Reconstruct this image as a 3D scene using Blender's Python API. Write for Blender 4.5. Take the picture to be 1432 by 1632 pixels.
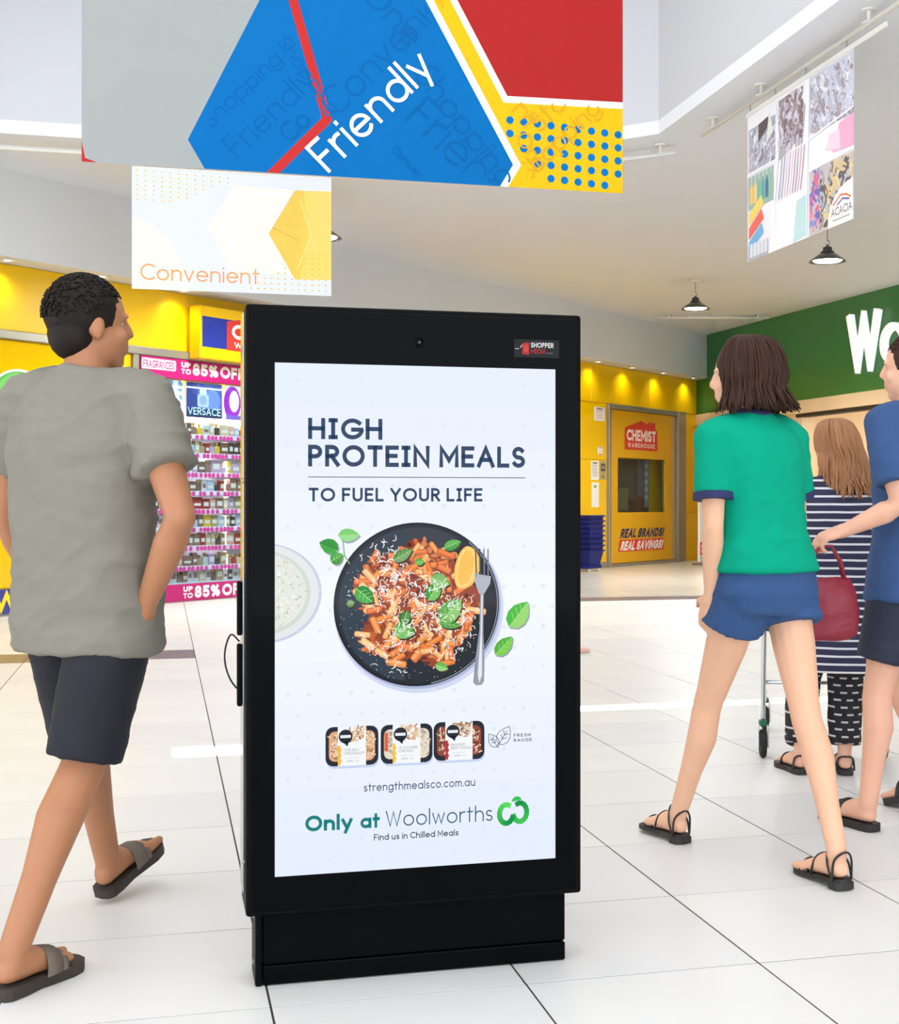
import bpy, bmesh, math, random
from mathutils import Vector, Matrix, noise

for _o in list(bpy.data.objects):
    bpy.data.objects.remove(_o)
SC = bpy.context.scene
COL = SC.collection
PI = math.pi
R = math.radians

# ------------------------------------------------------------------ camera
# World axes follow the floor grid: +X along the kiosk front, +Y away from it.
CAM_H = 1.15
FOCAL_PX = 2146.0
camd = bpy.data.cameras.new('camera')
camd.sensor_fit = 'HORIZONTAL'
camd.sensor_width = 36.0
camd.lens = 36.0 * FOCAL_PX / 1432.0
camd.shift_x = (716.0 - 800.0) / 1432.0
camd.shift_y = (800.0 - 816.0) / 1432.0
camd.clip_start = 0.05
camd.clip_end = 200
cam = bpy.data.objects.new('camera', camd)
COL.objects.link(cam)
cam.location = (0, 0, CAM_H)
YAW = R(14.17)
cam.rotation_euler = (PI / 2, 0, -YAW)
SC.camera = cam

# ------------------------------------------------------------------ world, sun, added daylight lamps, exposure
world = bpy.data.worlds.new('world')
SC.world = world
world.use_nodes = True
_bg = world.node_tree.nodes['Background']
_bg.inputs[0].default_value = (0.86, 0.92, 1.0, 1)
_bg.inputs[1].default_value = 3.25

SC.view_settings.view_transform = 'Standard'
SC.view_settings.look = 'None'
SC.view_settings.gamma = 1.0
SC.view_settings.use_curve_mapping = False
SC.view_settings.exposure = 0.28
SC.cycles.use_denoising = True
SC.cycles.use_adaptive_sampling = True
SC.cycles.adaptive_threshold = 0.1
SC.cycles.max_bounces = 6
SC.cycles.diffuse_bounces = 4
SC.cycles.glossy_bounces = 3
SC.cycles.transparent_max_bounces = 6
SC.cycles.sample_clamp_indirect = 6.0


def lamp(name, kind, loc, rot, energy, color=(1, 1, 1), parent=None, **kw):
    d = bpy.data.lights.new(name, kind)
    d.energy = energy
    d.color = color
    for k, v in kw.items():
        setattr(d, k, v)
    o = bpy.data.objects.new(name, d)
    COL.objects.link(o)
    o.location = loc
    o.rotation_euler = rot
    if parent:
        o.parent = parent
    return o


# sun (reaches the floor only through the two slots cut for it in the added roof)
SUN_K = (0.0, 0.35)          # horizontal drift of a ray per metre of fall
_sd = Vector((SUN_K[0], SUN_K[1], -1.0)).normalized()
sun = lamp('sun', 'SUN', (0, 0, 30), _sd.to_track_quat('-Z', 'Y').to_euler(), 30.0, (1, 0.97, 0.9), angle=R(0.5))
# added bare area lamps stand in for skylight daylight; no glazing is built
for _y0, _y1 in ((-9.0, -2.4), (-1.6, 4.4), (5.2, 10.6)):
    lamp('added_daylight_lamp', 'AREA', (0.0, (_y0 + _y1) / 2, 6.5), (0, 0, 0), 155.0, (0.95, 0.975, 1.0),
         shape='RECTANGLE', size=5.6, size_y=_y1 - _y0)


# ------------------------------------------------------------------ colour and material helpers
def lin(c):
    c = c / 255.0
    return c / 12.92 if c <= 0.04045 else ((c + 0.055) / 1.055) ** 2.4


def rgb(*c):
    if len(c) == 1:
        c = c[0]
    return (lin(c[0]), lin(c[1]), lin(c[2]), 1.0)


MATS = {}


def M(name, col=(200, 200, 200), rough=0.5, metal=0.0, spec=0.5, vary=0.0, vscale=6.0, bump=0.0, bscale=40.0,
      emit=0.0, coat=0.0, stretch=None, trans=0.0):
    if name in MATS:
        return MATS[name]
    m = bpy.data.materials.new(name)
    m.use_nodes = True
    nt = m.node_tree
    b = nt.nodes['Principled BSDF']
    c = rgb(col)
    b.inputs['Base Color'].default_value = c
    b.inputs['Roughness'].default_value = rough
    b.inputs['Metallic'].default_value = metal
    b.inputs['Specular IOR Level'].default_value = spec
    b.inputs['Coat Weight'].default_value = coat
    b.inputs['Coat Roughness'].default_value = 0.06
    if emit:
        b.inputs['Emission Color'].default_value = c
        b.inputs['Emission Strength'].default_value = emit
        m.cycles.emission_sampling = 'NONE'
    if vary or bump:
        tc = nt.nodes.new('ShaderNodeTexCoord')
        mp = nt.nodes.new('ShaderNodeMapping')
        nt.links.new(tc.outputs['Object'], mp.inputs[0])
        if stretch:
            mp.inputs['Scale'].default_value = stretch
    if vary:
        n = nt.nodes.new('ShaderNodeTexNoise')
        n.inputs['Scale'].default_value = vscale
        n.inputs['Detail'].default_value = 5
        nt.links.new(mp.outputs[0], n.inputs['Vector'])
        mx = nt.nodes.new('ShaderNodeMix')
        mx.data_type = 'RGBA'
        lo = tuple(max(0, q * (1 - vary)) for q in c[:3]) + (1,)
        hi = tuple(min(1, q * (1 + vary)) for q in c[:3]) + (1,)
        mx.inputs[6].default_value = lo
        mx.inputs[7].default_value = hi
        nt.links.new(n.outputs['Fac'], mx.inputs[0])
        nt.links.new(mx.outputs[2], b.inputs['Base Color'])
    if bump:
        n2 = nt.nodes.new('ShaderNodeTexNoise')
        n2.inputs['Scale'].default_value = bscale
        n2.inputs['Detail'].default_value = 4
        nt.links.new(mp.outputs[0], n2.inputs['Vector'])
        bp = nt.nodes.new('ShaderNodeBump')
        bp.inputs['Strength'].default_value = bump
        bp.inputs['Distance'].default_value = 0.01
        nt.links.new(n2.outputs['Fac'], bp.inputs['Height'])
        nt.links.new(bp.outputs[0], b.inputs['Normal'])
    MATS[name] = m
    return m


def vcol_material(name, emit=0.0, rough=0.5, spec=0.5, black_base=False, translucent=0.0, bump=0.0):
    m = bpy.data.materials.new(name)
    m.use_nodes = True
    nt = m.node_tree
    b = nt.nodes['Principled BSDF']
    at = nt.nodes.new('ShaderNodeAttribute')
    at.attribute_name = 'Col'
    b.inputs['Roughness'].default_value = rough
    b.inputs['Specular IOR Level'].default_value = spec
    if emit:
        nt.links.new(at.outputs['Color'], b.inputs['Emission Color'])
        b.inputs['Emission Strength'].default_value = emit
        m.cycles.emission_sampling = 'NONE'
    if black_base:
        b.inputs['Base Color'].default_value = (0.004, 0.004, 0.005, 1)
    else:
        nt.links.new(at.outputs['Color'], b.inputs['Base Color'])
    if bump:
        n2 = nt.nodes.new('ShaderNodeTexNoise')
        n2.inputs['Scale'].default_value = 3.25
        n2.inputs['Detail'].default_value = 3
        tc = nt.nodes.new('ShaderNodeTexCoord')
        nt.links.new(tc.outputs['Object'], n2.inputs['Vector'])
        bp = nt.nodes.new('ShaderNodeBump')
        bp.inputs['Strength'].default_value = bump
        bp.inputs['Distance'].default_value = 0.05
        nt.links.new(n2.outputs['Fac'], bp.inputs['Height'])
        nt.links.new(bp.outputs[0], b.inputs['Normal'])
    if translucent:
        tr = nt.nodes.new('ShaderNodeBsdfTranslucent')
        nt.links.new(at.outputs['Color'], tr.inputs['Color'])
        mx = nt.nodes.new('ShaderNodeMixShader')
        mx.inputs[0].default_value = translucent
        nt.links.new(b.outputs[0], mx.inputs[1])
        nt.links.new(tr.outputs[0], mx.inputs[2])
        nt.links.new(mx.outputs[0], nt.nodes['Material Output'].inputs[0])
    MATS[name] = m
    return m


def glass_material(name, tint=(235, 245, 250), refl=0.12):
    m = bpy.data.materials.new(name)
    m.use_nodes = True
    nt = m.node_tree
    nt.nodes.remove(nt.nodes['Principled BSDF'])
    t = nt.nodes.new('ShaderNodeBsdfTransparent')
    t.inputs[0].default_value = rgb(tint)
    g = nt.nodes.new('ShaderNodeBsdfGlossy')
    g.inputs['Roughness'].default_value = 0.03
    fr = nt.nodes.new('ShaderNodeFresnel')
    fr.inputs[0].default_value = 1.45
    mx = nt.nodes.new('ShaderNodeMixShader')
    ge = nt.nodes.new('ShaderNodeNewGeometry')
    sb_ = nt.nodes.new('ShaderNodeMath')
    sb_.operation = 'SUBTRACT'
    sb_.inputs[0].default_value = 1.0
    nt.links.new(ge.outputs['Backfacing'], sb_.inputs[1])
    ml = nt.nodes.new('ShaderNodeMath')
    ml.operation = 'MULTIPLY'
    nt.links.new(fr.outputs[0], ml.inputs[0])
    nt.links.new(sb_.outputs[0], ml.inputs[1])
    nt.links.new(ml.outputs[0], mx.inputs[0])
    nt.links.new(t.outputs[0], mx.inputs[1])
    nt.links.new(g.outputs[0], mx.inputs[2])
    nt.links.new(mx.outputs[0], nt.nodes['Material Output'].inputs[0])
    MATS[name] = m
    return m


# ------------------------------------------------------------------ object helpers
def tag(o, label=None, cat=None, group=None, kind=None):
    if label:
        o['label'] = label
    if cat:
        o['category'] = cat
    if group:
        o['group'] = group
    if kind:
        o['kind'] = kind
    return o


def empty(name, loc=(0, 0, 0), rz=0.0, parent=None):
    o = bpy.data.objects.new(name, None)
    o.empty_display_size = 0.1
    COL.objects.link(o)
    o.location = loc
    o.rotation_euler = (0, 0, rz)
    if parent:
        o.parent = parent
    return o


def link(name, me, mat, parent=None, loc=None, rz=None):
    o = bpy.data.objects.new(name, me)
    COL.objects.link(o)
    if mat is not None and not me.materials:
        me.materials.append(MATS[mat] if isinstance(mat, str) else mat)
    if parent:
        o.parent = parent
    if loc is not None:
        o.location = loc
    if rz is not None:
        o.rotation_euler = (0, 0, rz)
    return o


class MB:
    """collects closed shapes; build() links them as one mesh object"""

    def __init__(self):
        self.v, self.f = [], []

    def add(self, vs, fs):
        n = len(self.v)
        self.v += [tuple(p) for p in vs]
        self.f += [tuple(i + n for i in f) for f in fs]
        return self

    def box(self, x0, x1, y0, y1, z0, z1):
        return self.add([(x0, y0, z0), (x1, y0, z0), (x1, y1, z0), (x0, y1, z0), (x0, y0, z1), (x1, y0, z1), (x1, y1, z1), (x0, y1, z1)],
                        [(0, 3, 2, 1), (4, 5, 6, 7), (0, 1, 5, 4), (1, 2, 6, 5), (2, 3, 7, 6), (3, 0, 4, 7)])

    def rbox(self, x0, x1, y0, y1, z0, z1, r=0.01, seg=2):
        bm = bmesh.new()
        bmesh.ops.create_cube(bm, size=1.0)
        for v in bm.verts:
            v.co = Vector(((x0 + x1) / 2 + v.co.x * (x1 - x0), (y0 + y1) / 2 + v.co.y * (y1 - y0), (z0 + z1) / 2 + v.co.z * (z1 - z0)))
        bmesh.ops.bevel(bm, geom=list(bm.edges), offset=r, segments=seg, profile=0.5, affect='EDGES')
        bm.verts.index_update()
        self.add([v.co for v in bm.verts], [[v.index for v in f.verts] for f in bm.faces])
        bm.free()
        return self

    def prism(self, pts, y0, y1, axis='y'):
        """extrude a 2D outline: axis y -> pts are (x,z); axis z -> pts are (x,y)"""
        n = len(pts)
        if axis == 'y':
            a = [(p[0], y0, p[1]) for p in pts]
            b = [(p[0], y1, p[1]) for p in pts]
        elif axis == 'z':
            a = [(p[0], p[1], y0) for p in pts]
            b = [(p[0], p[1], y1) for p in pts]
        else:
            a = [(y0, p[0], p[1]) for p in pts]
            b = [(y1, p[0], p[1]) for p in pts]
        fs = [tuple(range(n)), tuple(reversed(range(n, 2 * n)))]
        fs += [(i, i + n, (i + 1) % n + n, (i + 1) % n) for i in range(n)]
        return self.add(a + b, fs)

    def tube(self, pts, rad, seg=10, round_caps=False, flat=None):
        P = [Vector(p) for p in pts]
        n = len(P)
        rs = [rad] * n if isinstance(rad, (int, float)) else list(rad)
        T = []
        for i in range(n):
            a = P[max(0, i - 1)]
            b = P[min(n - 1, i + 1)]
            t = (b - a)
            T.append(t.normalized() if t.length > 1e-9 else Vector((0, 0, 1)))
        up = Vector((0, 0, 1)) if abs(T[0].z) < 0.9 else Vector((0, 1, 0))
        nx = T[0].cross(up).normalized()
        rings = []
        for i in range(n):
            nx = (nx - T[i] * nx.dot(T[i]))
            nx = nx.normalized() if nx.length > 1e-6 else T[i].orthogonal().normalized()
            rings.append((P[i], T[i], nx.copy(), rs[i]))
        seq = []
        if round_caps:
            p, t, x, r = rings[0]
            for k, q in ((0.92, 0.38), (0.62, 0.78)):
                seq.append((p - t * r * k, t, x, r * q))
        seq += rings
        if round_caps:
            p, t, x, r = rings[-1]
            for k, q in ((0.62, 0.78), (0.92, 0.38)):
                seq.append((p + t * r * k, t, x, r * q))
        vs, fs = [], []
        for p, t, x, r in seq:
            y = t.cross(x)
            for k in range(seg):
                a = 2 * PI * k / seg
                vs.append(p + x * (r * math.cos(a)) + y * (r * math.sin(a)))
        m = len(seq)
        for i in range(m - 1):
            for k in range(seg):
                a, b = i * seg + k, i * seg + (k + 1) % seg
                fs.append((a, b, b + seg, a + seg))
        fs.append(tuple(reversed(range(seg))))
        fs.append(tuple(range((m - 1) * seg, m * seg)))
        return self.add(vs, fs)

    def limb(self, pts, rad, seg=14):
        self.tube(pts, rad, seg, True)
        for p, r in list(zip(pts, rad))[1:-1]:
            self.ball(p, (r, r, r), 12, 8)
        return self

    def ball(self, c, r, seg=14, rings=9, mat3=None):
        if isinstance(r, (int, float)):
            r = (r, r, r)
        c = Vector(c)
        vs, fs = [], []
        for j in range(1, rings):
            th = PI * j / rings
            for k in range(seg):
                a = 2 * PI * k / seg
                q = Vector((r[0] * math.sin(th) * math.cos(a), r[1] * math.sin(th) * math.sin(a), r[2] * math.cos(th)))
                if mat3:
                    q = mat3 @ q
                vs.append(c + q)
        top = Vector((0, 0, r[2]))
        bot = Vector((0, 0, -r[2]))
        if mat3:
            top, bot = mat3 @ top, mat3 @ bot
        vs += [c + top, c + bot]
        n = (rings - 1) * seg
        for j in range(rings - 2):
            for k in range(seg):
                a, b = j * seg + k, j * seg + (k + 1) % seg
                fs.append((a, a + seg, b + seg, b))
        for k in range(seg):
            fs.append((n, k, (k + 1) % seg))
            a = (rings - 2) * seg
            fs.append((n + 1, a + (k + 1) % seg, a + k))
        return self.add(vs, fs)

    def loft(self, rings, seg=20, power=2.4):
        """rings: (centre, half width along x vec, half depth along y vec, xvec, yvec)"""
        vs, fs = [], []
        for c, a, b, xv, yv in rings:
            c, xv, yv = Vector(c), Vector(xv), Vector(yv)
            for k in range(seg):
                t = 2 * PI * k / seg
                cs, sn = math.cos(t), math.sin(t)
                cx = math.copysign(abs(cs) ** (2 / power), cs)
                sy = math.copysign(abs(sn) ** (2 / power), sn)
                vs.append(c + xv * (a * cx) + yv * (b * sy))
        m = len(rings)
        for i in range(m - 1):
            for k in range(seg):
                a, b = i * seg + k, i * seg + (k + 1) % seg
                fs.append((a, b, b + seg, a + seg))
        fs.append(tuple(reversed(range(seg))))
        fs.append(tuple(range((m - 1) * seg, m * seg)))
        return self.add(vs, fs)

    def lathe(self, prof, seg=24, c=(0, 0, 0)):
        vs, fs = [], []
        for r, z in prof:
            for k in range(seg):
                a = 2 * PI * k / seg
                vs.append((c[0] + r * math.cos(a), c[1] + r * math.sin(a), c[2] + z))
        for i in range(len(prof) - 1):
            for k in range(seg):
                a, b = i * seg + k, i * seg + (k + 1) % seg
                fs.append((a, b, b + seg, a + seg))
        fs.append(tuple(reversed(range(seg))))
        fs.append(tuple(range((len(prof) - 1) * seg, len(prof) * seg)))
        return self.add(vs, fs)

    def mesh(self, name, smooth=False):
        me = bpy.data.meshes.new(name)
        me.from_pydata(self.v, [], self.f)
        me.validate()
        bm = bmesh.new()
        bm.from_mesh(me)
        bmesh.ops.recalc_face_normals(bm, faces=bm.faces)
        bm.to_mesh(me)
        bm.free()
        if smooth:
            me.polygons.foreach_set('use_smooth', [True] * len(me.polygons))
        return me

    def build(self, name, mat, parent=None, loc=None, rz=None, smooth=False):
        return link(name, self.mesh(name, smooth), mat, parent, loc, rz)


def remeshed(mb, name, voxel=0.007, smooth=3, disp=None):
    """one continuous skin around overlapping closed shapes"""
    o = bpy.data.objects.new('tmp_' + name, mb.mesh(name))
    COL.objects.link(o)
    md = o.modifiers.new('r', 'REMESH')
    md.mode = 'VOXEL'
    md.voxel_size = voxel
    md.use_smooth_shade = True
    if smooth:
        s = o.modifiers.new('s', 'SMOOTH')
        s.factor = 0.5
        s.iterations = smooth
    dg = bpy.context.evaluated_depsgraph_get()
    dg.update()
    me = bpy.data.meshes.new_from_object(o.evaluated_get(dg))
    old = o.data
    bpy.data.objects.remove(o)
    bpy.data.meshes.remove(old)
    me.name = name
    if disp:
        nv = len(me.vertices)
        nrm = [v.normal.copy() for v in me.vertices]
        for i in range(nv):
            v = me.vertices[i]
            v.co = v.co + nrm[i] * disp(v.co)
    me.polygons.foreach_set('use_smooth', [True] * len(me.polygons))
    return me


def curve_through(pts, n=5):
    """smooth path through the given points"""
    P = [Vector(p) for p in pts]
    out = []
    for i in range(len(P) - 1):
        p0, p1, p2, p3 = P[max(0, i - 1)], P[i], P[i + 1], P[min(len(P) - 1, i + 2)]
        for k in range(n):
            t = k / n
            out.append(0.5 * ((2 * p1) + (p2 - p0) * t + (2 * p0 - 5 * p1 + 4 * p2 - p3) * t * t + (3 * p1 - p0 - 3 * p2 + p3) * t ** 3))
    return out + [P[-1]]


# ------------------------------------------------------------------ lettering: a stroke alphabet
def _arc(cx, cy, rx, ry, a0, a1, n=None):
    n = n or max(4, int(abs(a1 - a0) / 15))
    return [(cx + rx * math.cos(R(a0 + (a1 - a0) * i / n)), cy + ry * math.sin(R(a0 + (a1 - a0) * i / n))) for i in range(n + 1)]


X = 0.7
GL = {
    'A': (.72, 1, [[(0, 0), (.36, 1), (.72, 0)], [(.13, .33), (.59, .33)]]),
    'B': (.54, 1, [[(0, 0), (0, 1), (.28, 1)] + _arc(.28, .765, .23, .235, 90, -90) + [(0, .53)], [(.28, .53)] + _arc(.28, .265, .26, .265, 90, -90) + [(0, 0)]]),
    'C': (.76, 1, [_arc(.47, .5, .47, .5, 48, 312)]),
    'D': (.68, 1, [[(0, 0), (0, 1), (.22, 1)] + _arc(.22, .5, .46, .5, 90, -90) + [(0, 0)]]),
    'E': (.48, 1, [[(.48, 1), (0, 1), (0, 0), (.48, 0)], [(0, .52), (.42, .52)]]),
    'F': (.46, 1, [[(.46, 1), (0, 1), (0, 0)], [(0, .5), (.4, .5)]]),
    'G': (.86, 1, [_arc(.47, .5, .47, .5, 45, 350) + [(.92, .46), (.5, .46)]]),
    'H': (.64, 1, [[(0, 0), (0, 1)], [(.64, 0), (.64, 1)], [(0, .51), (.64, .51)]]),
    'I': (.0, 1, [[(0, 0), (0, 1)]]),
    '|': (.26, 1, [[(.13, 0), (.13, 1)], [(0, 1), (.26, 1)], [(0, 0), (.26, 0)]]),
    'K': (.56, 1, [[(0, 0), (0, 1)], [(.54, 1), (.02, .46)], [(.2, .62), (.56, 0)]]),
    'L': (.44, 1, [[(0, 1), (0, 0), (.44, 0)]]),
    'M': (.8, 1, [[(0, 0), (0, 1), (.4, .28), (.8, 1), (.8, 0)]]),
    'N': (.64, 1, [[(0, 0), (0, 1), (.64, 0), (.64, 1)]]),
    'O': (.92, 1, [_arc(.46, .5, .46, .5, 0, 360)]),
    'P': (.5, 1, [[(0, 0), (0, 1), (.24, 1)] + _arc(.24, .73, .26, .27, 90, -90) + [(0, .46)]]),
    'R': (.52, 1, [[(0, 0), (0, 1), (.24, 1)] + _arc(.24, .74, .26, .26, 90, -90) + [(0, .48)], [(.22, .48), (.52, 0)]]),
    'S': (.5, 1, [_arc(.25, .745, .23, .255, 35, 270) + _arc(.25, .245, .25, .245, 85, -150)]),
    'T': (.56, 1, [[(.28, 0), (.28, 1)], [(0, 1), (.56, 1)]]),
    'U': (.6, 1, [[(0, 1), (0, .3)] + _arc(.3, .3, .3, .3, 180, 360) + [(.6, 1)]]),
    'V': (.7, 1, [[(0, 1), (.35, 0), (.7, 1)]]),
    'W': (.98, 1, [[(0, 1), (.26, 0), (.49, .95), (.72, 0), (.98, 1)]]),
    'Y': (.64, 1, [[(0, 1), (.32, .45), (.64, 1)], [(.32, .45), (.32, 0)]]),
    'Z': (.56, 1, [[(0, 1), (.56, 1), (0, 0), (.56, 0)]]),
    '8': (.5, 1, [_arc(.25, .75, .22, .25, 0, 360), _arc(.25, .25, .25, .25, 0, 360)]),
    '5': (.5, 1, [[(.46, 1), (.06, 1), (.03, .56)] + _arc(.24, .3, .26, .3, 125, -145)]),
    '%': (.8, 1, [_arc(.16, .78, .16, .22, 0, 360), _arc(.64, .22, .16, .22, 0, 360), [(.16, 0), (.64, 1)]]),
    '!': (.0, 1, [[(0, 1), (0, .38)], [(0, 0.0), (0, .04)]]),
    '.': (.0, X, [[(0, 0), (0, .02)]]),
    'a': (.64, X, [_arc(.32, .35, .32, .35, 0, 360), [(.64, 0), (.64, .7)]]),
    'b': (.64, X, [_arc(.32, .35, .32, .35, 0, 360), [(0, 0), (0, 1.02)]]),
    'c': (.52, X, [_arc(.32, .35, .32, .35, 50, 310)]),
    'd': (.64, X, [_arc(.32, .35, .32, .35, 0, 360), [(.64, 0), (.64, 1.02)]]),
    'e': (.64, X, [[(0, .36), (.64, .36)] + _arc(.32, .35, .32, .35, 3, 318)]),
    'g': (.64, X, [_arc(.32, .35, .32, .35, 0, 360), [(.64, .7), (.64, -.04)] + _arc(.32, -.04, .32, .24, 0, -150)]),
    'h': (.54, X, [[(0, 0), (0, 1.02)], [(0, .4)] + _arc(.27, .42, .27, .28, 170, 0) + [(.54, 0)]]),
    'i': (.0, X, [[(0, 0), (0, .7)], [(0, .94), (0, .96)]]),
    'l': (.0, X, [[(0, 0), (0, 1.02)]]),
    'm': (.86, X, [[(0, 0), (0, .7)], [(0, .42)] + _arc(.215, .46, .215, .24, 170, 0) + [(.43, 0)], [(.43, .42)] + _arc(.645, .46, .215, .24, 170, 0) + [(.86, 0)]]),
    'n': (.54, X, [[(0, 0), (0, .7)], [(0, .4)] + _arc(.27, .42, .27, .28, 170, 0) + [(.54, 0)]]),
    'o': (.66, X, [_arc(.33, .35, .33, .35, 0, 360)]),
    'p': (.64, X, [_arc(.32, .35, .32, .35, 0, 360), [(0, .7), (0, -.26)]]),
    'r': (.3, X, [[(0, 0), (0, .7)], [(0, .4)] + _arc(.27, .42, .27, .28, 170, 75)]),
    's': (.4, X, [_arc(.2, .525, .18, .175, 35, 270) + _arc(.2, .175, .2, .175, 85, -150)]),
    't': (.34, X, [[(.14, .95), (.14, 0)], [(0, .7), (.34, .7)]]),
    'u': (.54, X, [[(0, .7), (0, .27)] + _arc(.27, .27, .27, .27, 180, 350) + [(.54, .4)], [(.54, 0), (.54, .7)]]),
    'v': (.54, X, [[(0, .7), (.27, 0), (.54, .7)]]),
    'w': (.8, X, [[(0, .7), (.21, 0), (.4, .66), (.59, 0), (.8, .7)]]),
    'y': (.54, X, [[(0, .7), (.27, .02)], [(.54, .7), (.18, -.26)]]),
}


def _ribbon(pts, w):
    P = [Vector(p) for p in pts]
    Q = [P[0]]
    for p in P[1:]:
        if (p - Q[-1]).length > 1e-6:
            Q.append(p)
    P = Q
    n = len(P)
    if n < 2:
        return []
    closed = (P[0] - P[-1]).length < 1e-4 and n > 3
    D = [(P[i + 1] - P[i]).normalized() for i in range(n - 1)]
    if not closed:
        P[0] = P[0] - D[0] * (w / 2)
        P[-1] = P[-1] + D[-1] * (w / 2)
    L, Rr = [], []
    for i in range(n):
        if closed:
            d0, d1 = D[i - 1] if i > 0 else D[-1], D[i] if i < n - 1 else D[0]
        else:
            d0, d1 = D[max(0, i - 1)], D[min(n - 2, i)]
        n0, n1 = Vector((-d0.y, d0.x)), Vector((-d1.y, d1.x))
        a = n0 + n1
        if a.length < 0.35:
            a = n0 * 0.35
        a.normalize()
        k = min(2.2, 1.0 / max(0.3, a.dot(n0)))
        L.append(P[i] + a * (w / 2 * k))
        Rr.append(P[i] - a * (w / 2 * k))
    return [[L[i], Rr[i], Rr[i + 1], L[i + 1]] for i in range(n - 1)]


def text_quads(s, w, track=0.12, serif_i=False):
    out = []
    x = 0.0
    for ch in s:
        if ch == ' ':
            x += 0.36
            continue
        if ch == 'I' and serif_i:
            ch = '|'
        wd, top, strokes = GL[ch]
        for st in strokes:
            pts = []
            for (px, py) in st:
                if 0 <= py <= top + 1e-6:
                    py2 = py + (w / 2) * (1 - 2 * py / top)
                elif py > top:
                    py2 = py - w / 2
                else:
                    py2 = py + w / 2
                pts.append((px + w / 2, py2))
            out += [[(q.x + x, q.y) for q in quad] for quad in _ribbon(pts, w)]
        x += wd + w + track
    return out, max(0.01, x - track)


class Art:
    """flat print: coloured polygons in thin layers, facing local -Y (x right, z up)"""

    def __init__(self):
        self.p = []

    def poly(self, pts, col, layer=1):
        self.p.append(([tuple(q[:2]) for q in pts], col, layer))
        return self

    def rect(self, x0, y0, x1, y1, col, layer=1):
        return self.poly([(x0, y0), (x1, y0), (x1, y1), (x0, y1)], col, layer)

    def disc(self, cx, cy, rx, col, layer=1, ry=None, n=36, a0=0, a1=360):
        ry = ry or rx
        if abs(a1 - a0) >= 360:
            pts = [(cx + rx * math.cos(2 * PI * i / n), cy + ry * math.sin(2 * PI * i / n)) for i in range(n)]
        else:
            pts = _arc(cx, cy, rx, ry, a0, a1, n)
        return self.poly(pts, col, layer)

    def line(self, pts, w, col, layer=1):
        for q in _ribbon(pts, w):
            self.poly(q, col, layer)
        return self

    def leaf(self, cx, cy, ln, wd, ang, col, col2, layer, vein=None):
        ca, sa = math.cos(R(ang)), math.sin(R(ang))

        def T(x, y):
            return (cx + x * ca - y * sa, cy + x * sa + y * ca)
        up = [(-.5, 0), (-.36, .36), (-.12, .5), (.14, .44), (.36, .22), (.5, 0)]
        self.poly([T(x * ln, y * wd) for x, y in up], col, layer)
        self.poly([T(x * ln, -y * wd) for x, y in reversed(up)], col2, layer)
        if vein:
            self.line([T(-.5 * ln, 0), T(.42 * ln, 0)], wd * .05, vein, layer + 1)
            for k in (-.25, -.05, .15):
                for s_ in (-1, 1):
                    self.line([T(k * ln, 0), T((k + .16) * ln, s_ * .3 * wd)], wd * .03, vein, layer + 1)
        return self

    def rrect(self, x0, y0, x1, y1, r, col, layer=1, ang=0):
        cx, cy = (x0 + x1) / 2, (y0 + y1) / 2
        pts = []
        for (ax, ay, a) in ((x1 - r, y1 - r, 0), (x0 + r, y1 - r, 90), (x0 + r, y0 + r, 180), (x1 - r, y0 + r, 270)):
            pts += _arc(ax, ay, r, r, a, a + 90, 4)
        ca, sa = math.cos(R(ang)), math.sin(R(ang))
        pts = [(cx + (x - cx) * ca - (y - cy) * sa, cy + (x - cx) * sa + (y - cy) * ca) for x, y in pts]
        return self.poly(pts, col, layer)

    def text(self, s, x, y, cap, w, col, layer=2, width=None, ang=0, shear=0.0, track=0.12, serif_i=False, slope=0.0):
        q, tw = text_quads(s, w, track, serif_i)
        kx = (width / tw) if width else cap
        ca, sa = math.cos(R(ang)), math.sin(R(ang))
        for quad in q:
            pts = []
            for (a, b) in quad:
                a2, b2 = a * kx + b * cap * shear, b * cap
                pts.append((x + a2 * ca - b2 * sa, y + a2 * sa + b2 * ca))
            self.poly(pts, col, layer)
        return self

    def build(self, name, mat, parent=None, loc=None, rz=None, eps=0.0004, clip=None, bend=None, step=0.0):
        vs, fs, cols = [], [], []
        for ip, (pts, col, layer) in enumerate(self.p):
            if clip:
                pts = _clip(pts, clip)
                if len(pts) < 3:
                    continue
            n = len(vs)
            ar = sum(pts[i][0] * pts[(i + 1) % len(pts)][1] - pts[(i + 1) % len(pts)][0] * pts[i][1] for i in range(len(pts)))
            if ar < 0:
                pts = pts[::-1]
            for x, z in pts:
                y = -eps * layer - ip * step
                if bend:
                    y += bend(x, z)
                vs.append((x, y, z))
            fs.append(tuple(range(n, n + len(pts))))
            c = rgb(col) if max(col) > 1.0 else (col[0], col[1], col[2], 1.0)
            cols += list(c) * len(pts)
        me = bpy.data.meshes.new(name)
        me.from_pydata(vs, [], fs)
        at = me.color_attributes.new('Col', 'FLOAT_COLOR', 'CORNER')
        at.data.foreach_set('color', cols)
        return link(name, me, mat, parent, loc, rz)


def _clip(pts, box):
    x0, y0, x1, y1 = box
    for ax, lim, sgn in ((0, x0, 1), (0, x1, -1), (1, y0, 1), (1, y1, -1)):
        out = []
        for i in range(len(pts)):
            a, b = pts[i - 1], pts[i]
            ia, ib = (a[ax] - lim) * sgn >= 0, (b[ax] - lim) * sgn >= 0
            if ia != ib:
                t = (lim - a[ax]) / (b[ax] - a[ax])
                out.append((a[0] + (b[0] - a[0]) * t, a[1] + (b[1] - a[1]) * t))
            if ib:
                out.append(b)
        pts = out
        if not pts:
            break
    return pts

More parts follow.
